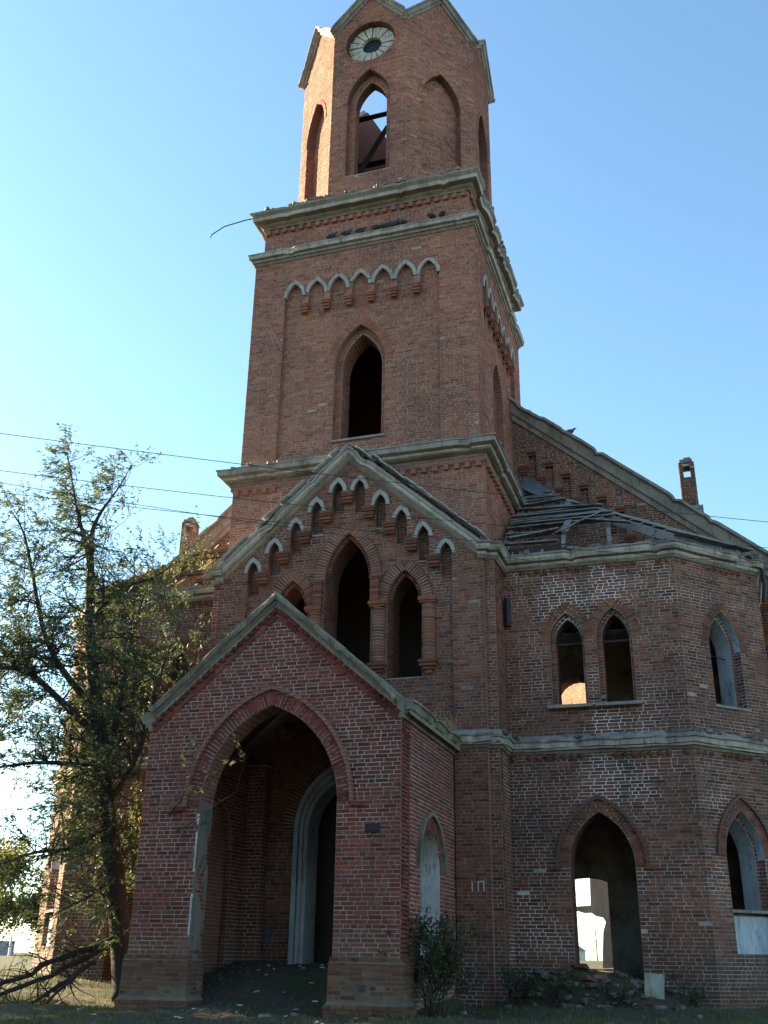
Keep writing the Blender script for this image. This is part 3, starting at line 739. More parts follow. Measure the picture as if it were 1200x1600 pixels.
# ---- nave gable behind the tower
NY = 5.5; fN = frame(0, NY, 1, 0); nr = lambda x: 19.35 - .864 * abs(x)
NH = 10.1
inner_door = [(4.0, .3), (5.15, .3), (5.15, 2.75), (4.9, 2.84), (4.6, 2.88), (4.3, 2.86), (4.0, 2.78)]
up_open = opening(4.7, .6, 6.3, 7.5, 8.1, 6)
for s in (1, -1):
    mir = (lambda l: l) if s > 0 else (lambda l: [(-x, z) for x, z in reversed(l)])
    outer = mir([(3.0, 0), (NH, 0), (NH, nr(NH)), (3.0, nr(3.0))])
    niches = []
    for i in range(8):
        x = 3.78 + i * .5; zt = 15.17 - i * .438
        niches.append(rect(x - .125, zt - .95, x + .125, zt))
    niches = [mir(n) for n in niches]
    hol = [mir(inner_door), mir(up_open)] if s > 0 else []
    mb = MB(); extrude(mb, fN, [outer] + niches + hol, 0, -.12, back=False); extrude(mb, fN, [outer] + hol, -.12, -.7)
    o = mb.build('nave_wall', ['mortar_annex', 'brickwork_dark'], church, label='nave gable wall with stepped slot niches under the rake')
    rng = random.Random(130 + s); kb = MB()
    put_bricks(kb, fN, [b for b in lay([outer] + niches + hol, rng) if b[3] > 9.8 or max(abs(b[0]), abs(b[1])) > 9.5], 0, rng)
    put_bricks(kb, fN, lay(niches, rng), -.12, rng)
    kb.build('brick_courses', 'brick_annex', o, fix=False, kind='stuff')
    for n in niches:
        x = sum(p[0] for p in n) / 4; zt = max(p[1] for p in n)
        mb = MB(); mb.box((x, NY - .02, zt + .035), (.27, .1, .06), 0, .3); mb.box((x, NY + .03, zt - .035), (.25, .08, .06), 0, .6); mb.build('niche_head', 'brick_annex', o)
        corbel(o, fN, x - s * .25, zt - .42, .24, 'annex', 0)
    pth = [(10.6, NY, nr(10.6)), (2.9, NY, nr(2.9))]
    if s < 0: pth = [(-x, y, z) for x, y, z in reversed(pth)]
    cornice('raking_cornice', pth, [(-.12, -.6), (-.12, .05), (.0, .08), (.04, .14), (.3, .2), (.34, .3), (.42, .3), (.44, -.6)], 'trim_grey', bvec=(0, -1, 0), jit=.008, seed=9 + s)
    fS = frame(s * NH, 14, 0, s)
    wall('nave_wall', fS, rect(-8.5, 0, 8.5, 10.6), 'annex', .6, [opening(c, .8, 3, 6.5, 7.8) for c in (-5, 0, 5)] if s < 0 else (), seed=135 + s, bricks=False, side='plaster_grey')
# nave roof remains and rear wall with broken openings
for s, x0 in ((1, 6.6), (-1, 7.2)):
    mb = MB(); n = 14
    pts = [(s * x0, nr(x0) + .38), (s * 10.8, nr(10.8) + .38)]
    for i in range(24):
        y0 = NY + .5 + i * .7
        for j in range(6):
            xa = x0 + (10.8 - x0) * j / 6; xb = x0 + (10.8 - x0) * (j + 1) / 6
            dz = .06 * noise.noise((i * .7, j * .8, s)); q = []
            for zz in (-.05, 0):
                q += [(s * xa, y0, nr(xa) + .36 + zz + dz), (s * xb, y0, nr(xb) + .36 + zz + dz), (s * xb, y0 + .69, nr(xb) + .36 + zz + dz), (s * xa, y0 + .69, nr(xa) + .36 + zz + dz)]
            mb.hexa(q)
    mb.build('nave_roof', 'dry_roof', church, kind='stuff')
fB = frame(0, 20, 1, 0)
ro1 = [(1.2, 2.72), (2.93, 2.84), (2.96, 3.95), (2.6, 4.05), (1.2, 4.0)]
ro2 = [(1.2, .2), (3.22, .2), (3.26, 1.1), (3.34, 1.9), (3.46, 2.25), (3.36, 2.42), (3.1, 2.46), (2.9, 2.6), (2.6, 2.58), (2.35, 2.66), (2.1, 2.58), (1.2, 2.6)]
wall('nave_wall', fB, [(-10.1, 0), (10.1, 0), (10.1, 13), (-10.1, 13)], 'annex', .7, [ro1, ro2], seed=140, bricks=False, side='plaster_grey', label='grey plastered rear wall with broken openings')
bpy.data.objects[[o.name for o in church.children if o.get('label', '').startswith('grey plastered')][0]].data.materials[0] = MAT['plaster_grey']
fQ = frame(3.13, 16, 1, -1)
wall('nave_wall', fQ, rect(-2.6, 0, 2.6, 12.6), 'tower', .5, [opening(0, 2.1, 0, 6.3, 8.6)], seed=141, label='sunlit inner cross wall of the roofless nave')
# chimneys
for s in (1, -1):
    x = s * 8.26; y = 6.3
    mb = MB(); mb.box((x, y, 12.45), (.62, .62, 1.1)); mb.box((x, y, 13.02), (.68, .68, .09)); ch = mb.build('chimney', 'chimney_render' if s > 0 else 'brickwork', church)
    for sx, sy, L, ux, uy in ((0, -.22, .44, 1, 0), (.22, 0, .44, 0, 1), (-.22, 0, .44, 0, -1), (0, .22, .44, -1, 0)):
        fr = frame(x + sx, y + sy, ux, uy); kb = MB(); rng = random.Random(3)
        gap = [rect(-.1, 14.05, .1, 14.42)] if sy else []
        extrude(kb, fr, [rect(-.22 if sy else -.205, 13.05, .22 if sy else .205, 14.55)] + gap, -.004, -.1, 0, 0)
        kb.build('chimney_shaft', 'mortar_annex', ch)
        k2 = MB(); put_bricks(k2, fr, lay([rect(-.22, 13.07, .22, 14.55)] + gap, rng), 0, rng); k2.build('chimney_bricks', 'brick_annex', ch, fix=False, kind='stuff')
    mb = MB(); mb.box((x, y, 14.6), (.36, .4, .1)); mb.box((x + .04, y, 14.69), (.2, .26, .09)); mb.build('chimney_cap', 'rubble', ch)

# ---- annex roofs: broken timber hips
for s in (1, -1):
    apex = Vector((s * 3.6, 5.35, 13.75)); c1 = Vector((s * 7.7, .5, 9.98)); c2 = Vector((s * 9.7, 2.5, 9.98)); e0 = Vector((s * 3.7, .5, 9.98)); c3 = Vector((s * 9.7, 5.3, 9.98))
    def bar(name, p, q, wd, th, mat, par=church):
        p = Vector(p); q = Vector(q); L = (q - p).length; t = (q - p).normalized(); up = Vector((0, 0, 1)); a = t.cross(up).normalized(); b = a.cross(t)
        M = Matrix((t, a, b)).transposed(); mb = MB(); r2 = random.Random(int(L * 1000))
        k = max(2, int(L / .5)); o = 0
        for i in range(k):
            mb.box((p + q) / 2 + M @ Vector((L * ((i + .5) / k - .5), r2.uniform(-.006, .006), r2.uniform(-.005, .005))), (L / k + .004, wd + r2.uniform(-.01, .01), th), 0, .5, M)
        return mb.build(name, mat, par)
    wd = 'old_wood' if s > 0 else 'warm_wood'
    bar('hip_rafter', apex, c1, .14, .2, wd); bar('hip_rafter', apex, c2, .12, .18, wd)
    if s > 0: bar('rafter', apex + Vector((0, 0, -.1)), e0, .12, .16, wd)
    bar('rafter', apex.lerp(c1, .3), Vector((s * 5.2, .5, 9.98)), .1, .14, wd)
    bar('rafter', apex.lerp(c1, .62), Vector((s * 6.3, .5, 9.98)), .1, .14, wd)
    def slope(x, y): return Vector((s * x, y, 9.98 + (y - .5) * (13.75 - 9.98) / 4.85))
    r4 = random.Random(77 + s)
    PL = [(3.62, 5.05, .78, .16), (3.65, 5.1, 1.45, .26), (3.6, 6.1, 2.02, .25), (3.62, 6.35, 2.22, .26), (3.6, 6.3, 2.42, .25), (3.6, 6.1, 2.62, .25), (3.6, 5.9, 2.82, .25), (3.62, 5.6, 3.02, .25),
          (3.6, 5.05, 3.55, .17), (3.6, 4.75, 4.25, .18), (3.6, 4.7, 4.44, .18), (3.6, 4.55, 4.63, .18), (3.6, 4.4, 4.82, .18)]
    if s < 0: PL = PL[3:7] + [(3.7, 7.0, 1.2, .18), (3.7, 7.2, 1.0, .18)]
    for x0, x1, y, wdt in PL:
        bar('roof_plank', slope(x0, y) + Vector((0, 0, .12 + r4.uniform(-.02, .03))), slope(x1, y + r4.uniform(-.12, .05)) + Vector((0, 0, .12 + r4.uniform(-.02, .03))), wdt, .03, wd)
    if s > 0:
        for (x0, y0, x1, y1, dz) in ((3.8, 1.0, 5.0, 1.25, .2), (4.1, 3.15, 6.0, 2.75, .22), (4.9, 1.1, 6.0, 2.3, .2), (3.7, 3.75, 4.9, 3.85, .16), (5.6, 1.9, 6.8, 1.2, .2), (3.7, 1.2, 4.6, 1.18, .15)):
            bar('roof_plank', slope(x0, y0) + Vector((0, 0, dz)), slope(x1, y1) + Vector((0, 0, dz + .04)), .22, .03, wd)
    # boards still covering the chamfered slope
    for i in range(15):
        f = (i + .5) / 15
        a = c1.lerp(apex, f); b = c2.lerp(apex, f)
        bar('roof_plank', a + Vector((0, 0, .14)), b + Vector((0, 0, .14)), .24, .03, wd)
    if s > 0:
        bar('roof_batten', slope(5.15, 1.2) + Vector((0, 0, .17)), slope(5.18, 2.0) + Vector((0, 0, .17)), .16, .05, wd)
        bar('roof_batten', slope(5.0, 3.3) + Vector((0, 0, .17)), slope(5.02, 3.75) + Vector((0, 0, .17)), .16, .05, wd)
        bar('gutter_board', (3.7, .62, 10.02), (5.3, .56, 10.02), .14, .16, 'black_wood')
        mb = MB()       # crumpled metal flashing at the head of the hip
        n = 9
        for i in range(n):
            for j in range(n):
                u, v = i / (n - 1), j / (n - 1); p = apex + Vector((-.12 + u * 1.0, -.75 + v * .7 - u * .3, .2 + v * .42 - u * .75 - (1 - v) * .3)) + noise.noise_vector((u * 3, v * 3, 2)) * .09
                mb.v.append(tuple(p))
        for i in range(n - 1):
            for j in range(n - 1): mb.face((i * n + j, (i + 1) * n + j, (i + 1) * n + j + 1, i * n + j + 1))
        o = mb.build('flashing_sheet', 'sheet_metal', church, smooth=True); sd = o.modifiers.new('thickness', 'SOLIDIFY'); sd.thickness = .008
# rainwater pipes
mb = MB(); mb.tube([(3.76, .58, 8.86), (3.76, .58, 8.16)], [.075, .075], 14); mb.build('downpipe', 'dark_iron', church)
mb = MB(); mb.tube([(9.72, 2.5, 9.7), (9.72, 2.5, 9.3), (9.66, 2.55, 8.9)], [.05, .05, .045], 10); mb.build('downpipe', 'dark_iron', church)

# ---- porch
HY = -4.4; HH = 2.63; fH = frame(0, HY, 1, 0)
ha = opening(0, 1.4, -.4, 3.5, 5.38, 12)
hr = lambda x: 7.42 - .86 * abs(x)
houter = [(-HH, -.4), (HH, -.4), (HH, hr(HH)), (0, 7.42), (-HH, hr(HH))]
def single_porch(b):
    u = (b[0] + b[1]) / 2
    return (u > 1.42 and .95 < b[2] < 3.75) or (u < -1.42 and .95 < b[2] < 1.95)
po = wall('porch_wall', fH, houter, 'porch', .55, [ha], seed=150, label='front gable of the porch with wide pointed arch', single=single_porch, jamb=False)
print('loose bricks', LOOSE[0])
ring(po, fH, 0, 1.4, 3.5, 5.38, 'porch', .25, .018, .06, seed=151, singles=True)
arch_band(po, fH, 0, 1.4 + .26, 3.5, 5.38 + .3, .07, .09, -.03, 'brickwork', 'hood_mould', 14)
for q in (-1, 1):
    mb = MB(); mb.box((q * 1.79, HY - .05, 3.46), (.2, .12, .08), 0, .5); mb.build('hood_stop', 'brick_porch', po)
rng = random.Random(3); kb = MB(); jambs(kb, fH, ha, 0, -.55, rng); kb.build('jamb_bricks', 'brick_porch', po, fix=False, kind='stuff')
mb = MB(); nn_ = noise.noise
for iy in range(11):
    for iz in range(52):
        y = HY + .02 + iy * .048; z = 1.0 + iz * .05
        v = nn_((y * 3, z * 1.4, 3)) + .5 * nn_((y * 9, z * 6, 8))
        if v < -.12 - .25 * (iz > 40): continue
        mb.box((-1.394 + .006 * nn_((y * 8, z * 8, 1)), y, z), (.016, .049, .051))
mb.build('plaster_coat', 'plaster_tan', po, kind='stuff')
for i in range(34):      # lime plaster left on the near edge of the left jamb
    z = 1.25 + i * .065; r_ = noise.noise((i * .37, 2, 1))
    if r_ < -.05: continue
    mb = MB(); mb.box((-1.4 - .008 * random.random(), HY - .01, z), (.03 + .05 * max(0, r_), .03, .062), 0, .5, Matrix.Rotation(random.uniform(-.25, .25), 3, 'Y')); mb.build('plaster_remnant', 'plaster', po)
sa = opening(0, .72, .95, 2.45, 3.22, 9)
fHR = frame(HH, -2.42, 0, 1); fHL = frame(-HH, -2.42, 0, -1)
o = wall('porch_wall', fHR, rect(-1.98, -.4, 1.98, 5.15), 'porch', .5, [sa], seed=152, side='plaster', trim=.012, jamb=False)
ring(o, fHR, 0, .72, 2.45, 3.22, 'porch', .2, .015, .05, seed=153); arch_band(o, fHR, 0, .93, 2.45, 3.46, .06, .08, -.03, 'trim_moss', 'hood_mould', 10)
sl_ = opening(.2, .72, .95, 3.0, 3.9, 9)
o = wall('porch_wall', fHL, rect(-1.98, -.4, 1.98, 5.15), 'porch', .35, seed=154, trim=.012)
fHLi = frame(-HH + .5, -2.42, 0, 1); o = wall('porch_wall', fHLi, rect(-1.9, .2, 1.9, 5.3), 'porch', .12, [opening(.3, .75, .2, 3.0, 3.95)], seed=155, label='inner side of the porch with a blocked arch')
mb = MB(); mb.box((-1.9, -.62, 2.65), (.4, .3, 4.5)); o2 = mb.build('pilaster', 'mortar_porch', o)
kb = MB(); put_bricks(kb, frame(-1.9, -.77, 1, 0), lay([rect(-.2, .5, .2, 4.9)], rng), 0, rng); put_bricks(kb, frame(-1.7, -.62, 0, 1), lay([rect(-.15, .5, .15, 4.9)], rng), 0, rng); kb.build('brick_courses', 'brick_porch', o2, fix=False, kind='stuff')
# plinth blocks of the two piers
def plinth(x0, x1, y0, y1, n):
    p = [(x0, y1, 0), (x0, y0, 0), (x1, y0, 0), (x1, y1, 0)]
    mb = MB(); sweep(mb, p, (0, 0, 1), [(-.05, -.6), (.115, -.6), (.105, .14), (.06, .2), (.05, .8), (.0, .9), (-.05, .9)], jit=.003)
    o = mb.build('plinth', 'mortar_plinth', church); kb = MB(); rng = random.Random(n)
    for (fr, h) in ((frame((x0 + x1) / 2, y0 - .055, 1, 0), (x1 - x0) / 2 + .055), (frame(x1 + .055, (y0 + y1) / 2, 0, 1), (y1 - y0) / 2 + .055), (frame(x0 - .055, (y0 + y1) / 2, 0, -1), (y1 - y0) / 2 + .055)):
        put_bricks(kb, fr, lay([rect(-h, .225, h, .8)], rng), -.003, rng)
        put_bricks(kb, inset(fr, .052), lay([rect(-h - .045, -.6, h + .045, .145)], rng, .06), -.003, rng, .014)
        put_bricks(kb, inset(fr, -.03), lay([rect(-h + .03, .8, h - .03, .9)], rng, .1), .01, rng, .014)
    kb.build('brick_courses', 'brick_plinth', o, fix=False, kind='stuff')
plinth(1.4, HH, HY, HY + .55, 5); plinth(-HH, -1.4, HY, HY + .55, 6)
mb = MB(); mb.box((1.98, HY - .065, .42), (.1, .03, .1)); mb.build('vent_shade_block', 'interior_dark', po)  # solid dark block standing in for the shade inside a vent hole
# coping, sawtooth band, eaves and roof of the porch
CP = [(-.03, -.4), (-.03, .05), (.02, .07), (.025, .1), (.075, .12), (.09, .17), (.13, .19), (.17, .19), (.195, .17), (.2, -.4)]
cornice('raking_cornice', [(2.5, HY, hr(2.5)), (0, HY, 7.42), (-2.5, HY, hr(2.5))], CP, ['trim_moss', 'trim_grey', 'trim_brown'], pm=[2, 1, 1, 2, 0, 0, 0, 0, 0, 0], bvec=(0, -1, 0), jit=.02, seed=21, label='mossy stone coping of the porch gable')
mb = MB()
for s in (-1, 1):
    L = math.hypot(2.55, 2.55 * .86); k = int(L / .15); rt = Matrix.Rotation(s * math.atan(.86), 3, 'Y')
    for i in range(k):
        f = (i + .6) / k; x = 2.6 * f
        mb.box((s * x, HY - .005, hr(x) - .09), (.11, .11, .07), 0, random.random(), rt @ Matrix.Rotation(math.pi / 4, 3, 'Z'))
    k2 = int(L / .26)
    for i in range(k2):
        f = (i + .6) / k2; x = 2.55 * f
        mb.box((s * x, HY - .01, hr(x) - .21), (.245, .03, .1), 0, random.random(), rt)
mb.build('sawtooth_band', 'brick_porch', po, kind='stuff')
EV = [(-.1, 5.0), (.04, 5.0), (.05, 5.06), (.1, 5.09), (.11, 5.13), (.2, 5.16), (.24, 5.26), (.28, 5.28), (.28, 5.32), (-.1, 5.42)]
cornice('eaves_cornice', [(HH, HY - .02, 0), (HH, PY, 0)], EV, 'trim_moss', jit=.01, seed=23)
cornice('eaves_cornice', [(-HH, PY, 0), (-HH, HY - .02, 0)], EV, 'trim_moss', jit=.01, seed=24)
for s in (-1, 1):
    mb = MB(); q = []
    for x, y, dz in ((0, HY, 0), (2.8, HY + .05, 0), (2.8, PY, 0), (0, PY, 0)): q.append((s * x, y, hr(x) + .05))
    for x, y, dz in ((0, HY, 0), (2.8, HY + .05, 0), (2.8, PY, 0), (0, PY, 0)): q.append((s * x, y, hr(x) + .22))
    mb.hexa(q); mb.build('porch_roof', 'dry_roof', church)
# inner doorway of the porch: plastered moulded arch
for i, (w_, za, y0, y1, mt) in enumerate(((1.0, 4.84, .06, -.12, 'plaster_blue'), (.92, 4.72, -.04, -.3, 'plaster'), (.84, 4.6, -.14, -.8, 'plaster_grey'))):
    mb = MB(); A = opening(0, w_, .3, 3.5, za); B = opening(0, w_ + .1, .3, 3.5, za + .14)
    extrude(mb, inset(fP, -.12), [B, A] if False else [A[::1] + B[::-1]], y0, y1, 0, 0); mb.build('door_arch_order', mt, portal)
ring(portal, fP, 0, 1.15, 3.5, 5.0, 'porch', .25, .03, .05, seed=161, d=-.12)
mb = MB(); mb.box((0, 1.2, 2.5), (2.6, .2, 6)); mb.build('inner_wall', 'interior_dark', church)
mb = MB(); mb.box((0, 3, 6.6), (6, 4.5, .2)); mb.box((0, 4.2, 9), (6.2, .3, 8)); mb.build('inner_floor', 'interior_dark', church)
mb = MB(); mb.box((0, .3, 3.0), (.0001 + .7, .06, .07)); mb.build('door_bar', 'black_wood', portal)
mb = MB(); mb.box((-1.31, PY + .02, 5.86), (.2, .3, .1)); mb.build('putlog_shade_block', 'interior_dark', portal)  # dark block painted as the shaded inside of a hole in the brickwork
# chalk marks on the buttress
mb = MB()
for x, z, w_, h_ in ((3.0, 2.28, .02, .2), (3.13, 2.28, .02, .2), (3.25, 2.28, .02, .2), (3.19, 2.37, .12, .02)):
    mb.box((x, PY - .014, z), (w_, .006, h_))
mb.build('chalk_mark', 'chalk', portal)
mb = MB(); mb.box((-1.62, PY + .1, 1.35), (.12, .02, .16), 0, .5, Matrix.Rotation(.6, 3, 'Y')); mb.build('paint_mark', 'blue_paint', portal)

# crumbled brick and mortar along the upper edges of the cornices
def crumble(path, z, off, n, mat, sd, sz=.07):
    r9 = random.Random(sd); mb = MB()
    for k in range(len(path) - 1):
        a = Vector(path[k]); b = Vector(path[k + 1]); L = (b - a).length; t = (b - a).normalized(); nn = t.cross(Vector((0, 0, 1)))
        for i in range(int(L * n)):
            f = r9.random(); p = a.lerp(b, f)
            if noise.noise((p.x * 1.3, p.y * 1.3, sd)) < -.1: continue
            p = p + nn * (off - r9.uniform(0, .16)); e = sz * r9.uniform(.4, 1.3)
            mb.box((p.x, p.y, z + r9.uniform(-.02, .03)), (e * 1.8, e * 1.3, e), 0, r9.random(), Matrix.Rotation(r9.uniform(0, 3.1), 3, 'Z') @ Matrix.Rotation(r9.uniform(-.3, .3), 3, 'X'))
    mb.build('crumbled_edge', mat, church, kind='stuff')
crumble(midpath(TB, TY, 5.5), 12.87, .33, 16, 'rubble', 1)
crumble(sq(FU, .16, TD - .16), 21.68, .33, 20, 'rubble', 2, .08)
for s in (1, -1):
    pth = [(3.645, -.3, 0), (3.645, .7, 0), (7.7, .7, 0), (9.55, 2.55, 0), (9.55, 5.5, 0)]
    if s < 0: pth = [(-x, y, z) for x, y, z in reversed(pth)]
    crumble(pth, 5.5, .14, 16, 'rubble', 3 + s); crumble(pth, 9.95, .19, 16, 'rubble', 6 + s, .08)

# ------------------------------------------------------------------ ground
def sm(a, b, x):
    t = max(0, min(1, (x - a) / (b - a))); return t * t * (3 - 2 * t)
def gh(x, y):
    h = -.75 + .72 * sm(-14, -5.5, y) + .12 * sm(-4, 2, y)
    h += .35 * sm(6, 60, abs(y))
    h += .3 * sm(-3, -8, x) * sm(-6, 0, y)
    if abs(x) < 3: h += .72 * sm(-4.6, -1.6, y) * sm(3, 1.8, abs(x)) * (1 - sm(4, 6, y))
    d = math.hypot((x - 5.2) / 2.1, (y - .3) / 1.15); h += .62 * sm(1.2, .25, d) * (1 + .35 * noise.noise((x * 1.7, y * 1.7, 31)))
    h += (.5 * sm(1.2, 4, y) * sm(10, 9, abs(x)) * sm(22, 19, y)) * (1 if abs(x) > 3 else 0)
    if abs(x) < 2.2 and -6 < y < 0: h += noise.noise((x * 3.1, y * 3.1, 21)) * .07 + noise.noise((x * 1.2, y * 1.2, 5)) * .1
    n = noise.noise((x * .5, y * .5, 0)) * .08 + noise.noise((x * 2.1, y * 2.1, 3)) * .04 + noise.noise((x * 7, y * 7, 8)) * .015
    return h + n * (1 if math.hypot(x, y) < 40 else .5)
def axis(lo, hi, st, far):
    a = []; x = lo
    while x <= hi + 1e-6: a.append(x); x += st
    s_ = st; x = hi
    while x < far: s_ *= 1.25; x += s_; a.append(x)
    s_ = st; x = lo; b = []
    while x > -far: s_ *= 1.25; x -= s_; b.append(x)
    return b[::-1] + a
gx = axis(-12, 12, .16, 900); gy = axis(-11, 3, .16, 1200)
mb = MB()
for y in gy:
    for x in gx: mb.v.append((x, y, gh(x, y)))
nx = len(gx)
for j in range(len(gy) - 1):
    for i in range(nx - 1): mb.face((j * nx + i, j * nx + i + 1, (j + 1) * nx + i + 1, (j + 1) * nx + i))
mb.build('ground', 'soil', None, smooth=True, fix=False, kind='structure')
def blocked(x, y):
    if abs(x) < 2.75 and y > -4.5: return not (abs(x) < 1.9 and y < -4.2)
    if abs(x) < 3.7 and y > -.5: return True
    if abs(x) < 7.75 and y > .6: return True
    return abs(x) < 9.7 and y > 1.0
rg = random.Random(21); mb = MB()
for i in range(52000):
    if i % 3: x = rg.uniform(-11, 11); y = rg.uniform(-8.5, 2.2)
    else: x = rg.uniform(-14, -2.5); y = rg.uniform(-7, 5)
    if blocked(x, y): continue
    dn = noise.noise((x * .6, y * .6, 9)) + .35 * noise.noise((x * 2.5, y * 2.5, 4))
    if dn < -.05 and rg.random() < .85: continue
    if abs(x) < 1.7 and y > -6.2 and rg.random() < .85: continue
    z = gh(x, y); h = rg.uniform(.03, .11) * (1.5 if dn > .3 else 1); a = rg.uniform(0, 6.28); b = rg.uniform(0, .06)
    o = len(mb.v); c, s_ = math.cos(a), math.sin(a); wv = .006
    mb.v += [(x - c * wv, y - s_ * wv, z - .01), (x + c * wv, y + s_ * wv, z - .01), (x + s_ * b + c * .002, y - c * b, z + h)]
    mb.face((o, o + 1, o + 2), 0, min(1, max(0, rg.random() * .8 + (.3 if dn < .05 else 0))))
mb.build('grass', 'grass', None, fix=False, kind='stuff', label='short rough grass on the ground before the church', category='grass')

# ------------------------------------------------------------------ rubble, litter, slab
r10 = random.Random(77); mb = MB()
for i in range(1300):
    x = r10.uniform(-3.5, 9); y = r10.uniform(-7.5, .5)
    if i % 2: x = r10.uniform(-1.9, 1.9); y = r10.uniform(-6.5, -.6)
    if blocked(x, y) and not (abs(x) < 2 and y < -.5): continue
    e = r10.uniform(.006, .026) * (1.6 if r10.random() < .08 else 1)
    mb.box((x, y, gh(x, y) + e * .2), (e * 1.7, e * 1.3, e), 0, r10.random(), Matrix.Rotation(r10.uniform(0, 3.1), 3, 'Z') @ Matrix.Rotation(r10.uniform(-.4, .4), 3, 'X'))
mb.build('gravel', 'rubble_dark', None, kind='stuff', label='loose grit and small debris on the dirt before the porch', category='gravel')
def rock(name, c, d, rng, mat, parent=None, **p):
    bm = bmesh.new(); bmesh.ops.create_cube(bm, size=1); bmesh.ops.bevel(bm, geom=bm.edges[:], offset=.13, segments=1, affect='EDGES')
    q = Matrix.Rotation(rng.uniform(0, 6.28), 3, 'Z') @ Matrix.Rotation(rng.uniform(-.5, .5), 3, 'X')
    for v in bm.verts:
        v.co = q @ Vector([v.co[i] * d[i] * (1 + rng.uniform(-.18, .18)) for i in range(3)])
    me = bpy.data.meshes.new(name); bm.to_mesh(me); bm.free(); me.materials.append(MAT[mat])
    at = me.attributes.new('tone', 'FLOAT', 'FACE'); tn = rng.random(); at.data.foreach_set('value', [tn] * len(me.polygons))
    o = link(name, me, parent, **p); o.location = c; return o
rr = random.Random(31)
hp = empty('rubble_heap', (5.0, -.1, gh(5, -.1)), label='heap of broken bricks and stones below the annex doorway', category='rubble')
for i in range(235):
    x = rr.gauss(5.2, .85); y = rr.uniform(-1.0, .55); x = min(7.0, max(3.75, x))
    sc = rr.choice([.25, .3, .35, .45, .6, .9, 1.1]); z = gh(x, y) + .02
    rock('rubble_stone', (x - 5.0, y + .1, z - gh(5, -.1)), (.24 * sc, .13 * sc, .085 * sc), rr, rr.choice(['rubble_dark', 'brick_annex', 'brick_plinth', 'rubble_dark', 'rubble_dark', 'rubble']), hp)
for row in range(3):
    for i in range(9):
        if rr.random() < .2: continue
        x = 4.75 + i * .19 + row * .05
        rock('rubble_stone', (x - 5.0, -.38 + .1 + row * .05, .22 + row * .11 - gh(5, -.1)), (.2, .14, .1), rr, rr.choice(['rubble', 'rubble', 'brick_annex']), hp)
# standing concrete slab beside the heap
bm = bmesh.new(); bmesh.ops.create_cube(bm, size=1); bmesh.ops.subdivide_edges(bm, edges=bm.edges[:], cuts=7, use_grid_fill=True)
for v in bm.verts:
    z = v.co.z; wx = .36 * (1 if z > -.2 else 1 + (z + .2) * 1.3)
    v.co = Vector((v.co.x * wx, v.co.y * .2, z * .85)); v.co += noise.noise_vector(v.co * 7) * .025
    if z < -.2: v.co.x += .06 * (-.2 - z) / .3
me = bpy.data.meshes.new('concrete_slab'); bm.to_mesh(me); bm.free(); me.materials.append(MAT['concrete'])
o = link('concrete_slab', me, None, label='lichen spotted concrete slab standing upright right of the rubble heap', category='slab'); o.location = (6.5, -.3, .25); o.rotation_euler = (R(-6), R(3), R(8))
for i in range(34):
    x = rr.uniform(-2.6, 2.2); y = rr.uniform(-6.6, -1.0)
    if abs(x) > 1.5 and y > -4.7: x = rr.uniform(-1.2, 1.2)
    rock('litter_scrap', (x, y, gh(x, y) + .015), (rr.uniform(.04, .11), rr.uniform(.03, .06), .012), rr, 'paper', None, label='pale scrap of litter on the dirt in front of the porch arch', category='litter', group='litter scraps around the porch floor')
for i in range(26):
    x = rr.uniform(-8, 8.5); y = rr.uniform(-6.5, -4.9) if abs(x) < 3 else rr.uniform(-5, .3)
    rock('brick_fragment', (x, y, gh(x, y) + .015), (rr.uniform(.08, .2), rr.uniform(.07, .12), .06), rr, rr.choice(['brick_porch', 'rubble', 'brick_annex']), None, label='broken brick fragment lying in the grass by the walls', category='brick', group='brick fragments strewn in the grass')

# plaque on the porch pier
mb = MB(); mb.box((0, 0, 0), (.27, .02, .16)); mb.box((0, -.012, 0), (.23, .008, .12))
o = mb.build('plaque', 'dark_iron', None, label='small dark metal plaque on the right pier of the porch', category='plaque'); o.location = (2.1, HY - .022, 3.03)
mb = MB()
for i in range(9):
    mb.box((random.uniform(-.04, .04), 0, -.1 - i * .09), (.012 + random.uniform(0, .012), .004, .08))
mb.build('rust_streak', 'brickwork_dark', o).location = (0, .005, 0)

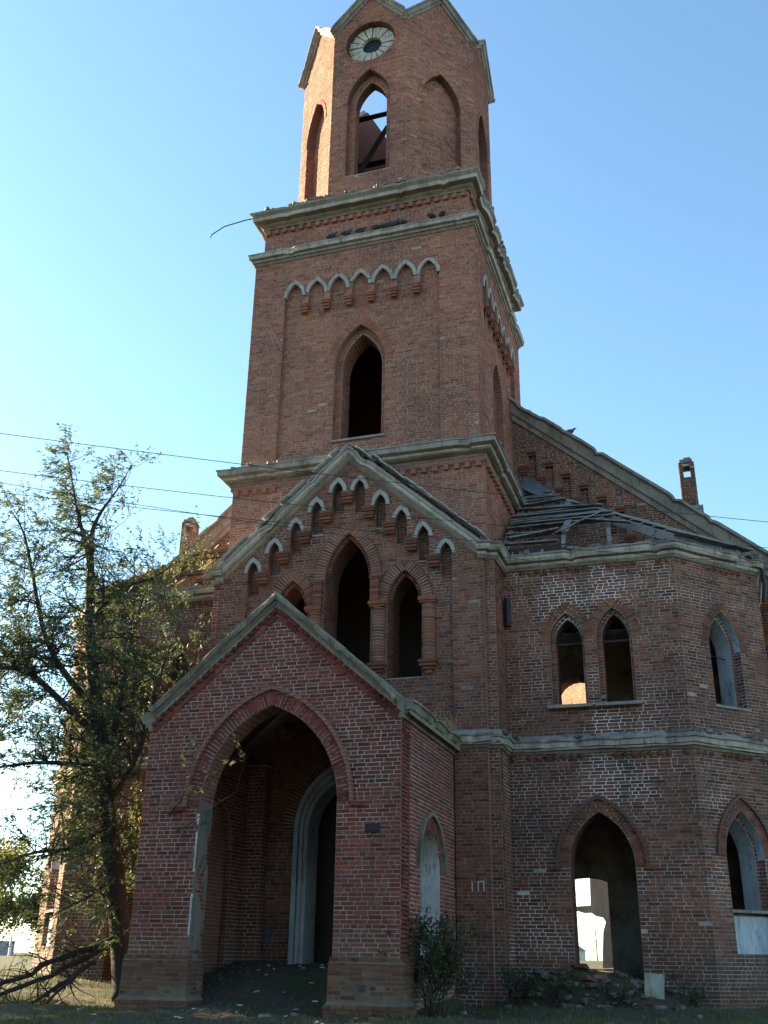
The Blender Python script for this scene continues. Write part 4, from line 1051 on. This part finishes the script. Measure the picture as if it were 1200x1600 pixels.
# ------------------------------------------------------------------ trees
def at(x, y, Y):
    d = CR * (x - 600) + CU * (800 - y) + CF * 1590; return CAMP + d * ((Y - CAMP.y) / d.y)
def leafquad(mb, p, d, up, L, W, tone):
    s_ = d.cross(up).normalized() * W; o = len(mb.v); md = p + d * L * .5
    mb.v += [tuple(p), tuple(md + s_), tuple(p + d * L), tuple(md - s_)]; mb.face((o, o + 1, o + 2, o + 3), 0, tone)
def rv(r): return Vector((r.gauss(0, 1), r.gauss(0, 1), r.gauss(0, 1))).normalized()
def grow(bm_, lm, p, d, L, rad, lev, rng, P, wind):
    n = 5 if lev else 4; pts = [p]; rs = [rad]; q = p.copy(); dd = d.copy()
    for i in range(n):
        dd = (dd + rv(rng) * P['wob'] + Vector((0, 0, P['up'])) + wind * .05).normalized(); q = q + dd * (L / n); pts.append(q.copy()); rs.append(rad * (1 - .75 * (i + 1) / n))
    bm_.tube(pts, rs, 5 if rad > .02 else 3, caps=False)
    if lev == 0 or L < .25:
        m_ = P['leaves']
        for i in range(m_):
            t = rng.uniform(.15, 1.0) * n; k = min(n - 1, int(t)); pp = pts[k].lerp(pts[k + 1], t - k) + rv(rng) * .03
            ld = (rv(rng) * .75 + wind * .7 + dd * .8 + Vector((0, 0, -.3))).normalized()
            leafquad(lm, pp, ld, rv(rng), rng.uniform(.6, 1.25) * P['ll'], P['lw'] * rng.uniform(.7, 1.2), rng.random() ** 1.3)
        return
    for i in range(P['kids']):
        t = rng.uniform(.2, 1.0) * n; k = min(n - 1, int(t)); pp = pts[k].lerp(pts[k + 1], t - k)
        nd_ = (dd * .9 + rv(rng) * P['spread'] + wind * .2).normalized()
        grow(bm_, lm, pp, nd_, L * rng.uniform(.45, .75), max(.004, rs[k] * .55), lev - 1, rng, P, wind)
def limb_path(pts, rads):
    v = [Vector(p) for p in pts]; out = []; rs = []
    for i in range(len(v) - 1):
        for j in range(3):
            t = j / 3; p0 = v[max(0, i - 1)]; p1 = v[i]; p2 = v[i + 1]; p3 = v[min(len(v) - 1, i + 2)]
            c = .5 * ((2 * p1) + (p2 - p0) * t + (2 * p0 - 5 * p1 + 4 * p2 - p3) * t * t + (3 * p1 - p0 - 3 * p2 + p3) * t ** 3); out.append(c); rs.append(rads[i] + (rads[i + 1] - rads[i]) * t)
    out.append(v[-1]); rs.append(rads[-1]); return out, rs
tr = empty('leafy_tree', tuple(at(195, 1535, -2.6)), label='tall leaning tree with dark narrow leaves left of the porch', category='tree')
tb = MB(); lb = MB(); rt = random.Random(17); wind = Vector((-1, -.1, .05)).normalized()
LIMBS = [ # pixel x, pixel y, depth, radius
    [(197, 1560, -2.6, .3), (192, 1500, -2.6, .25), (182, 1400, -2.6, .21), (170, 1300, -2.6, .19), (160, 1200, -2.6, .17), (150, 1100, -2.6, .15), (141, 1000, -2.6, .12), (141, 890, -2.5, .1), (147, 820, -2.4, .05), (187, 760, -2.3, .018), (206, 725, -2.2, .006)],
    [(141, 890, -2.5, .07), (134, 850, -2.6, .06), (121, 800, -2.8, .04), (112, 745, -2.9, .02), (105, 710, -3, .01)],
    [(139, 985, -2.6, .08), (160, 948, -2.4, .06), (190, 918, -2.2, .045), (242, 902, -1.9, .03), (270, 880, -1.7, .012)],
    [(150, 1110, -2.6, .1), (112, 1066, -2.8, .085), (86, 1028, -3, .07), (68, 985, -3.2, .06), (55, 920, -3.3, .045), (38, 835, -3.4, .03), (18, 800, -3.5, .012)],
    [(152, 1150, -2.6, .1), (112, 1112, -3, .085), (60, 1062, -3.3, .07), (25, 1040, -3.6, .05), (-20, 985, -3.9, .03), (-60, 940, -4, .015)],
    [(158, 1200, -2.6, .07), (105, 1193, -2.9, .055), (50, 1192, -3.1, .04), (-10, 1200, -3.3, .02)],
    [(168, 1290, -2.6, .06), (110, 1325, -2.9, .045), (55, 1332, -3.1, .03), (0, 1350, -3.3, .015)],
    [(165, 1260, -2.6, .08), (205, 1200, -2.5, .06), (235, 1120, -2.3, .05), (255, 1040, -2.1, .035), (285, 960, -2, .015)],
    [(160, 1200, -2.6, .09), (185, 1110, -2.4, .07), (200, 1020, -2.2, .055), (215, 960, -2.0, .03), (235, 905, -1.9, .012)],
    [(172, 1330, -2.6, .06), (220, 1320, -3.4, .03), (255, 1285, -4.2, .018), (290, 1235, -4.9, .01), (300, 1200, -5.0, .005)],
    [(230, 1315, -3.5, .018), (280, 1297, -4.5, .012), (330, 1262, -5.1, .008), (372, 1236, -5.4, .004)],
    [(178, 1370, -2.6, .05), (140, 1400, -2.8, .035), (100, 1420, -3, .02), (70, 1440, -3.1, .01)],
]
for li, L in enumerate(LIMBS):
    pts, rs = limb_path([at(a, b, c) for a, b, c, _ in L], [r_ for *_, r_ in L])
    tb.tube(pts, rs, 9 if li == 0 else 6)
    i0 = int(len(pts) * (.36 if li == 0 else .25))
    sparse = li in (9, 10)
    for i in range(i0, len(pts)):
        tgt = pts[i]; nk = (1 if i % 2 else 0) if sparse else 3
        for k in range(nk):
            d = (rv(rt) + Vector((0, 0, .25)) + wind * .15).normalized()
            if sparse: d = (d + Vector((0, -.3, -.1))).normalized()
            grow(tb, lb, tgt, d, rt.uniform(.6, 1.35) * (.6 if sparse or tgt.z > 10.6 else 1), max(.004 if sparse else .008, min(.03, rs[i] * .5)), 1, rt, dict(wob=.25, up=.02, leaves=12 if not sparse else 9, kids=7 if not sparse else 3, spread=.8, ll=.105, lw=.015), wind)
# denser foliage masses low in the crown
for (px, py, dp, n, sx, sy) in ((120, 1130, -2.4, 38, 70, 80), (190, 1060, -2.2, 38, 55, 80), (165, 1180, -2.6, 26, 45, 90), (60, 1010, -2.9, 22, 60, 60), (10, 880, -3.4, 26, 45, 60), (-10, 1000, -3.6, 26, 45, 70), (-10, 1120, -3.4, 19, 40, 60), (235, 960, -1.9, 7, 45, 35), (230, 1060, -2.1, 7, 40, 50), (150, 860, -2.5, 14, 60, 60), (110, 770, -2.7, 11, 55, 40), (205, 1180, -2.5, 9, 40, 70), (110, 1010, -2.6, 22, 60, 60), (40, 1120, -3, 22, 50, 60), (150, 1290, -2.6, 22, 45, 70), (150, 1230, -2.4, 22, 45, 60), (170, 1340, -2.7, 20, 35, 50), (110, 1270, -2.9, 16, 40, 50), (190, 1390, -2.4, 11, 25, 50), (40, 960, -3.2, 19, 45, 60), (215, 960, -2, 4, 45, 45), (70, 880, -2.9, 11, 60, 45)):
    for i in range(n):
        p = at(rt.gauss(px, sx * .62), rt.gauss(py, sy * .62), dp + rt.uniform(-.9, .9)); d = (rv(rt) + Vector((0, 0, .2))).normalized()
        grow(tb, lb, p, d, rt.uniform(.5, 1.0), .012, 1, rt, dict(wob=.25, up=0, leaves=15, kids=6, spread=.8, ll=.105, lw=.016), wind)
def rel(mb, o): 
    for i, v in enumerate(mb.v): mb.v[i] = (v[0] - o.location.x, v[1] - o.location.y, v[2] - o.location.z)
rel(tb, tr); rel(lb, tr)
print('leaf quads', len(lb.f), 'branch faces', len(tb.f))
tb.build('trunk', 'bark', tr, smooth=True, fix=False); lb.build('crown', 'leaf', tr, fix=False)

# broken limbs lying at the foot of the tree
fb = empty('fallen_branch', tuple(at(100, 1545, -3.4)), label='broken dark bare limbs lying across the grass at the lower left', category='branch')
mb = MB(); r5 = random.Random(8)
for L in ([(176, 1470, -2.8, .09), (130, 1485, -3.1, .08), (80, 1502, -3.4, .065), (30, 1530, -3.7, .05), (-30, 1545, -4, .035)], [(172, 1478, -2.9, .07), (120, 1505, -3.2, .06), (60, 1530, -3.6, .05), (0, 1552, -4, .035)],
          [(150, 1500, -3.1, .05), (110, 1530, -3.5, .045), (60, 1560, -3.9, .035), (0, 1585, -4.3, .02)], [(140, 1505, -3.2, .035), (90, 1552, -3.9, .03), (40, 1600, -4.4, .02)]):
    pts, rs = limb_path([at(a, b, c) for a, b, c, _ in L], [x for *_, x in L]); pts = [p + rv(r5) * .035 for p in pts]; rs = [x * r5.uniform(.7, 1.15) for x in rs]; mb.tube(pts, rs, 7)
    for i in range(2, len(pts)):
        for k in range(4):
            q = pts[i]; d = (rv(r5) + Vector((-.5, -.3, -.1))).normalized(); pp = [q]; 
            for j in range(4): d = (d + rv(r5) * .3).normalized(); q = q + d * .16; pp.append(q)
            mb.tube(pp, [.014, .011, .008, .006, .003], 4, caps=False)
rel(mb, fb); mb.build('limb', 'bark', fb, smooth=True, fix=False)

# scrubby bushes
def bush(name, c, h, rad, n, seed, mat, lab, leaves, group=None, ll=.05, lw=.012):
    e = empty(name, c, label=lab, category='bush'); tw = MB(); lf = MB(); r6 = random.Random(seed)
    for i in range(n):
        a = r6.uniform(0, 6.28); d = Vector((math.cos(a) * rad / h, math.sin(a) * rad / h, 1)) * 1.0; d = (d + rv(r6) * .25).normalized()
        grow(tw, lf, Vector((r6.uniform(-.15, .15), r6.uniform(-.15, .15), -.05)), d, h * r6.uniform(.55, 1), .012, 2, r6, dict(wob=.18, up=.05, leaves=leaves, kids=4, spread=.6, ll=ll, lw=lw), Vector((0, 0, .2)))
    tw.build('stems', 'bark', e, fix=False); lf.build('foliage', mat, e, fix=False)
    if group: e['group'] = group
    return e
bush('scrub_bush', (3.05, -3.6, gh(3.05, -3.6)), 1.25, .45, 24, 3, 'leaf_bush', 'dark twiggy scrub bush at the right corner of the porch', 13, ll=.065, lw=.017)
for i, (x, y, h_) in enumerate(((4.1, -.55, .5), (4.7, -.85, .45), (5.9, -.8, .4), (7.2, -.2, .45))):
    bush('weed_clump', (x, y, gh(x, y)), h_, .4, 9, 60 + i, 'leaf_bush', ('weed clump at the left end of the rubble heap by the buttress', 'weed clump on the front slope of the rubble heap', 'weed clump between the rubble heap and the concrete slab', 'weed clump at the wall foot right of the concrete slab')[i], 8, 'weeds around the rubble heap', ll=.06, lw=.018)
bush('scrub_bush', (-3.9, -.5, gh(-3.9, -.5)), 3.4, 1.0, 18, 5, 'leaf_autumn', 'yellow green bush growing behind the tree trunk by the porch', 6, ll=.07, lw=.02)
# dry grass tuft on the porch eave
tf = MB(); r7 = random.Random(2)
for i in range(34):
    x = r7.gauss(0, .12); y = r7.gauss(0, .08); h = r7.uniform(.15, .5); a = r7.gauss(-.1, .35); o = len(tf.v)
    tf.tube([(x, y, 0), (x + a * h * .5, y, h * .6), (x + a * h * 1.2, y + r7.uniform(-.05, .05), h)], [.006, .005, .002], 3, caps=False)
o = tf.build('dry_grass_tuft', 'straw', None, fix=False, label='tuft of dry straw coloured grass growing on the porch eaves', category='grass'); o.location = (2.62, -.95, hr(2.62) + .26)
# weeds on the left annex cornice
for i, (x, lab) in enumerate(((-4.3, 'yellow weed on the left annex cornice beside the portal gable'), (-5.4, 'yellow weed in the middle of the left annex cornice'), (-6.6, 'yellow weed near the outer end of the left annex cornice'))):
    bush('cornice_weed', (x, .5, 9.95), .75, .5, 7, 40 + i, 'leaf_autumn', lab, 4, 'weeds on the left annex cornice')

# background trees at the far left, and unseen trees added for shade
def far_tree(c, h, rad, seed, lab, mat):
    e = empty('far_or_added_tree', c, label=lab, category='tree', group='trees in the left background'); r8 = random.Random(seed); tw = MB(); lf = MB()
    tw.tube([(0, 0, -.3), (.1, 0, h * .35), (.2, .1, h * .8)], [h * .03, h * .022, h * .006], 7)
    for i in range(26):
        z = h * r8.uniform(.18, .85); a = r8.uniform(0, 6.28); L = rad * r8.uniform(.5, 1) * (1.15 - z / h * .7); d = Vector((math.cos(a), math.sin(a), .5)).normalized(); p = Vector((0, 0, z)); q = p + d * L
        tw.tube([p, p.lerp(q, .5) + Vector((0, 0, .2)), q], [h * .008, h * .005, h * .002], 4, caps=False)
        for k in range(9):
            c2 = p.lerp(q, r8.uniform(.4, 1.1)) + rv(r8) * rad * .2; rr_ = rad * r8.uniform(.14, .3)
            for j in range(46):
                leafquad(lf, c2 + rv(r8) * rr_ * r8.random() ** .5, rv(r8), rv(r8), .26, .08, r8.random())
    tw.build('trunk', 'bark', e, fix=False); lf.build('crown', mat, e, fix=False)
    return e
SHADE_ROW = 'unseen trees added outside the view to shade the church front'  # unseen trees, added to shade the ground and the lower church front
for i, (x, y, h) in enumerate(((-24, -1.5, 14.5), (-25, -8.5, 14), (-23, -16, 14), (-21, -24, 13), (-14, -31, 13.5), (-7, -34, 13), (0, -35, 14), (7, -34, 13.5), (14, -33, 13), (21, -31, 14), (28, -27, 13))):
    if i == 0: proto = far_tree((x, y, gh(x, y)), h, 4.8, 11, 'unseen tree added outside the view to shade the church front and ground', 'leaf'); proto['group'] = SHADE_ROW; continue
    c = proto.copy(); COL.objects.link(c); c.location = (x, y, gh(x, y)); c.rotation_euler.z = i * 1.7; c.scale = (1.05,) * 2 + (h / 14.5,)
    for ch in list(proto.children):
        k = ch.copy(); COL.objects.link(k); k.parent = c
far_tree((-46, 48, gh(-46, 48)), 8.2, 4.2, 1, 'yellowing rounded tree in the far left background', 'leaf_autumn')
far_tree((-53, 52, gh(-53, 52)), 9.5, 4.6, 2, 'taller yellow green tree at the left edge of the background', 'leaf_autumn')
far_tree((-42.5, 52, gh(-42.5, 52)), 6.6, 3.4, 3, 'low distant tree partly hidden behind the left annex', 'leaf_autumn')
mb = MB(); mb.box((-45, 44, gh(-45, 44) + .45), (9, .25, 1.0))
mb.build('boundary_wall', 'blockwork', None, label='low grey boundary wall under the far left trees', category='wall')
mb = MB(); mb.tube([(0, 0, -.2), (0, 0, 1.3)], [.09, .07], 8); o = mb.build('white_post', 'whitewash', None, label='short whitewashed post at the left edge of the background', category='post'); o.location = (-39.3, 42, gh(-39.3, 42))

# distant house and utility pole seen through the broken rear wall
hx, hy = -38.5, 300
hz = gh(hx, hy)
e = empty('distant_house', (hx, hy, hz), label='small distant house with blue grey roof seen through the annex doorway', category='house')
mb = MB(); mb.box((0, 0, 1.4), (9, 7, 2.8)); mb.build('wall', 'house_wall', e)
mb = MB(); mb.hexa([(-5, 4, 2.6), (5, 4, 2.6), (0, 4, 5.6), (0, 4, 5.6), (-5, -4, 2.6), (5, -4, 2.6), (0, -4, 5.6), (0, -4, 5.6)]); mb.build('roof', 'house_roof', e)
mb = MB(); mb.tube([(0, 0, -.5), (0, 0, 8)], [.17, .13], 7)
pe = empty('utility_pole', (-30.2, 300, gh(-30.2, 300)), label='distant utility pole seen through the annex doorway', category='pole'); mb.build('pole', 'black_wood', pe)
for zz in (6.9, 7.6):
    mb = MB(); mb.box((0, 0, zz), (1.7, .12, .14)); mb.build('crossarm', 'black_wood', pe)
mb = MB(); mb.tube([(0, 0, 6), (-2.2, 0, -.3)], [.08, .09], 6); mb.build('strut', 'black_wood', pe)

# ------------------------------------------------------------------ overhead wires
def atz(x, y, Z):
    d = CR * (x - 600) + CU * (800 - y) + CF * 1590; return CAMP + d * ((Z - CAMP.z) / d.z)
for i, (a, b, lab) in enumerate((((0, 680), (1200, 815), 'uppermost overhead wire crossing in front of the tower'), ((0, 738), (1027, 842), 'second overhead wire crossing the portal gable'),
        ((0, 757), (940, 889), 'third overhead wire crossing below the second'), ((0, 772), (1030, 868), 'lowest overhead wire crossing the portal gable'))):
    p = atz(*a, 7.6); q = atz(*b, 7.6); d = (q - p); p2 = p - d * .45; q2 = q + d * .6; pts = []
    for k in range(31):
        t = k / 30; v = p2.lerp(q2, t); v.z -= .25 * 4 * t * (1 - t) - .2; pts.append(v)
    mb = MB(); mb.tube(pts, [.0055] * 31, 5); mb.build('overhead_wire', 'wire', None, label=lab, category='wire', group='overhead wires across the church front')

# ------------------------------------------------------------------ pigeons
pb = MB()
prof = [(-.17, .005, .05), (-.12, .022, .055), (-.06, .05, .065), (0, .062, .08), (.05, .055, .1), (.085, .035, .135), (.105, .026, .16), (.125, .026, .175), (.145, .016, .172), (.175, .003, .165)]
pb.tube([(a, 0, c) for a, b, c in prof], [b for a, b, c in prof], 8)
for s in (-1, 1):
    pb.tube([(.0, s * .02, .06), (.01, s * .02, 0)], [.006, .006], 4)
    pb.tube([(.06, s * .05, .1), (-.05, s * .055, .08), (-.17, s * .02, .06)], [.02, .03, .004], 5)
PM = pb.mesh('pigeon', ['pigeon'], smooth=True)
PL = [(-.95, 'pigeon farthest left in the row on the tower ledge', 0), (-.5, 'second pigeon from the left on the tower ledge', .3), (-.05, 'third pigeon from the left on the tower ledge', .2), (.4, 'fourth pigeon from the left on the tower ledge', 2.8), (.7, 'fifth pigeon from the left on the tower ledge', .1), (1.0, 'sixth pigeon from the left, close beside the seventh', -.4), (1.2, 'seventh pigeon from the left on the tower ledge', 3.0), (2.1, 'left one of the pigeon pair at the right end of the ledge', 1.2), (2.4, 'rightmost pigeon on the tower ledge', 2.2)]
for x, lab, a in PL:
    o = link('pigeon', PM, None, label=lab, category='pigeon', group='pigeons on the church'); o.location = (x, .04, 20.262); o.rotation_euler.z = a; o.scale = (1.15,) * 3
o = link('pigeon', PM, None, label='lone pigeon perched on the right nave rake against the sky', category='pigeon', group='pigeons on the church'); o.location = (5.0, NY - .1, nr(5.0) + .58); o.rotation_euler.z = .4; o.scale = (1.2,) * 3
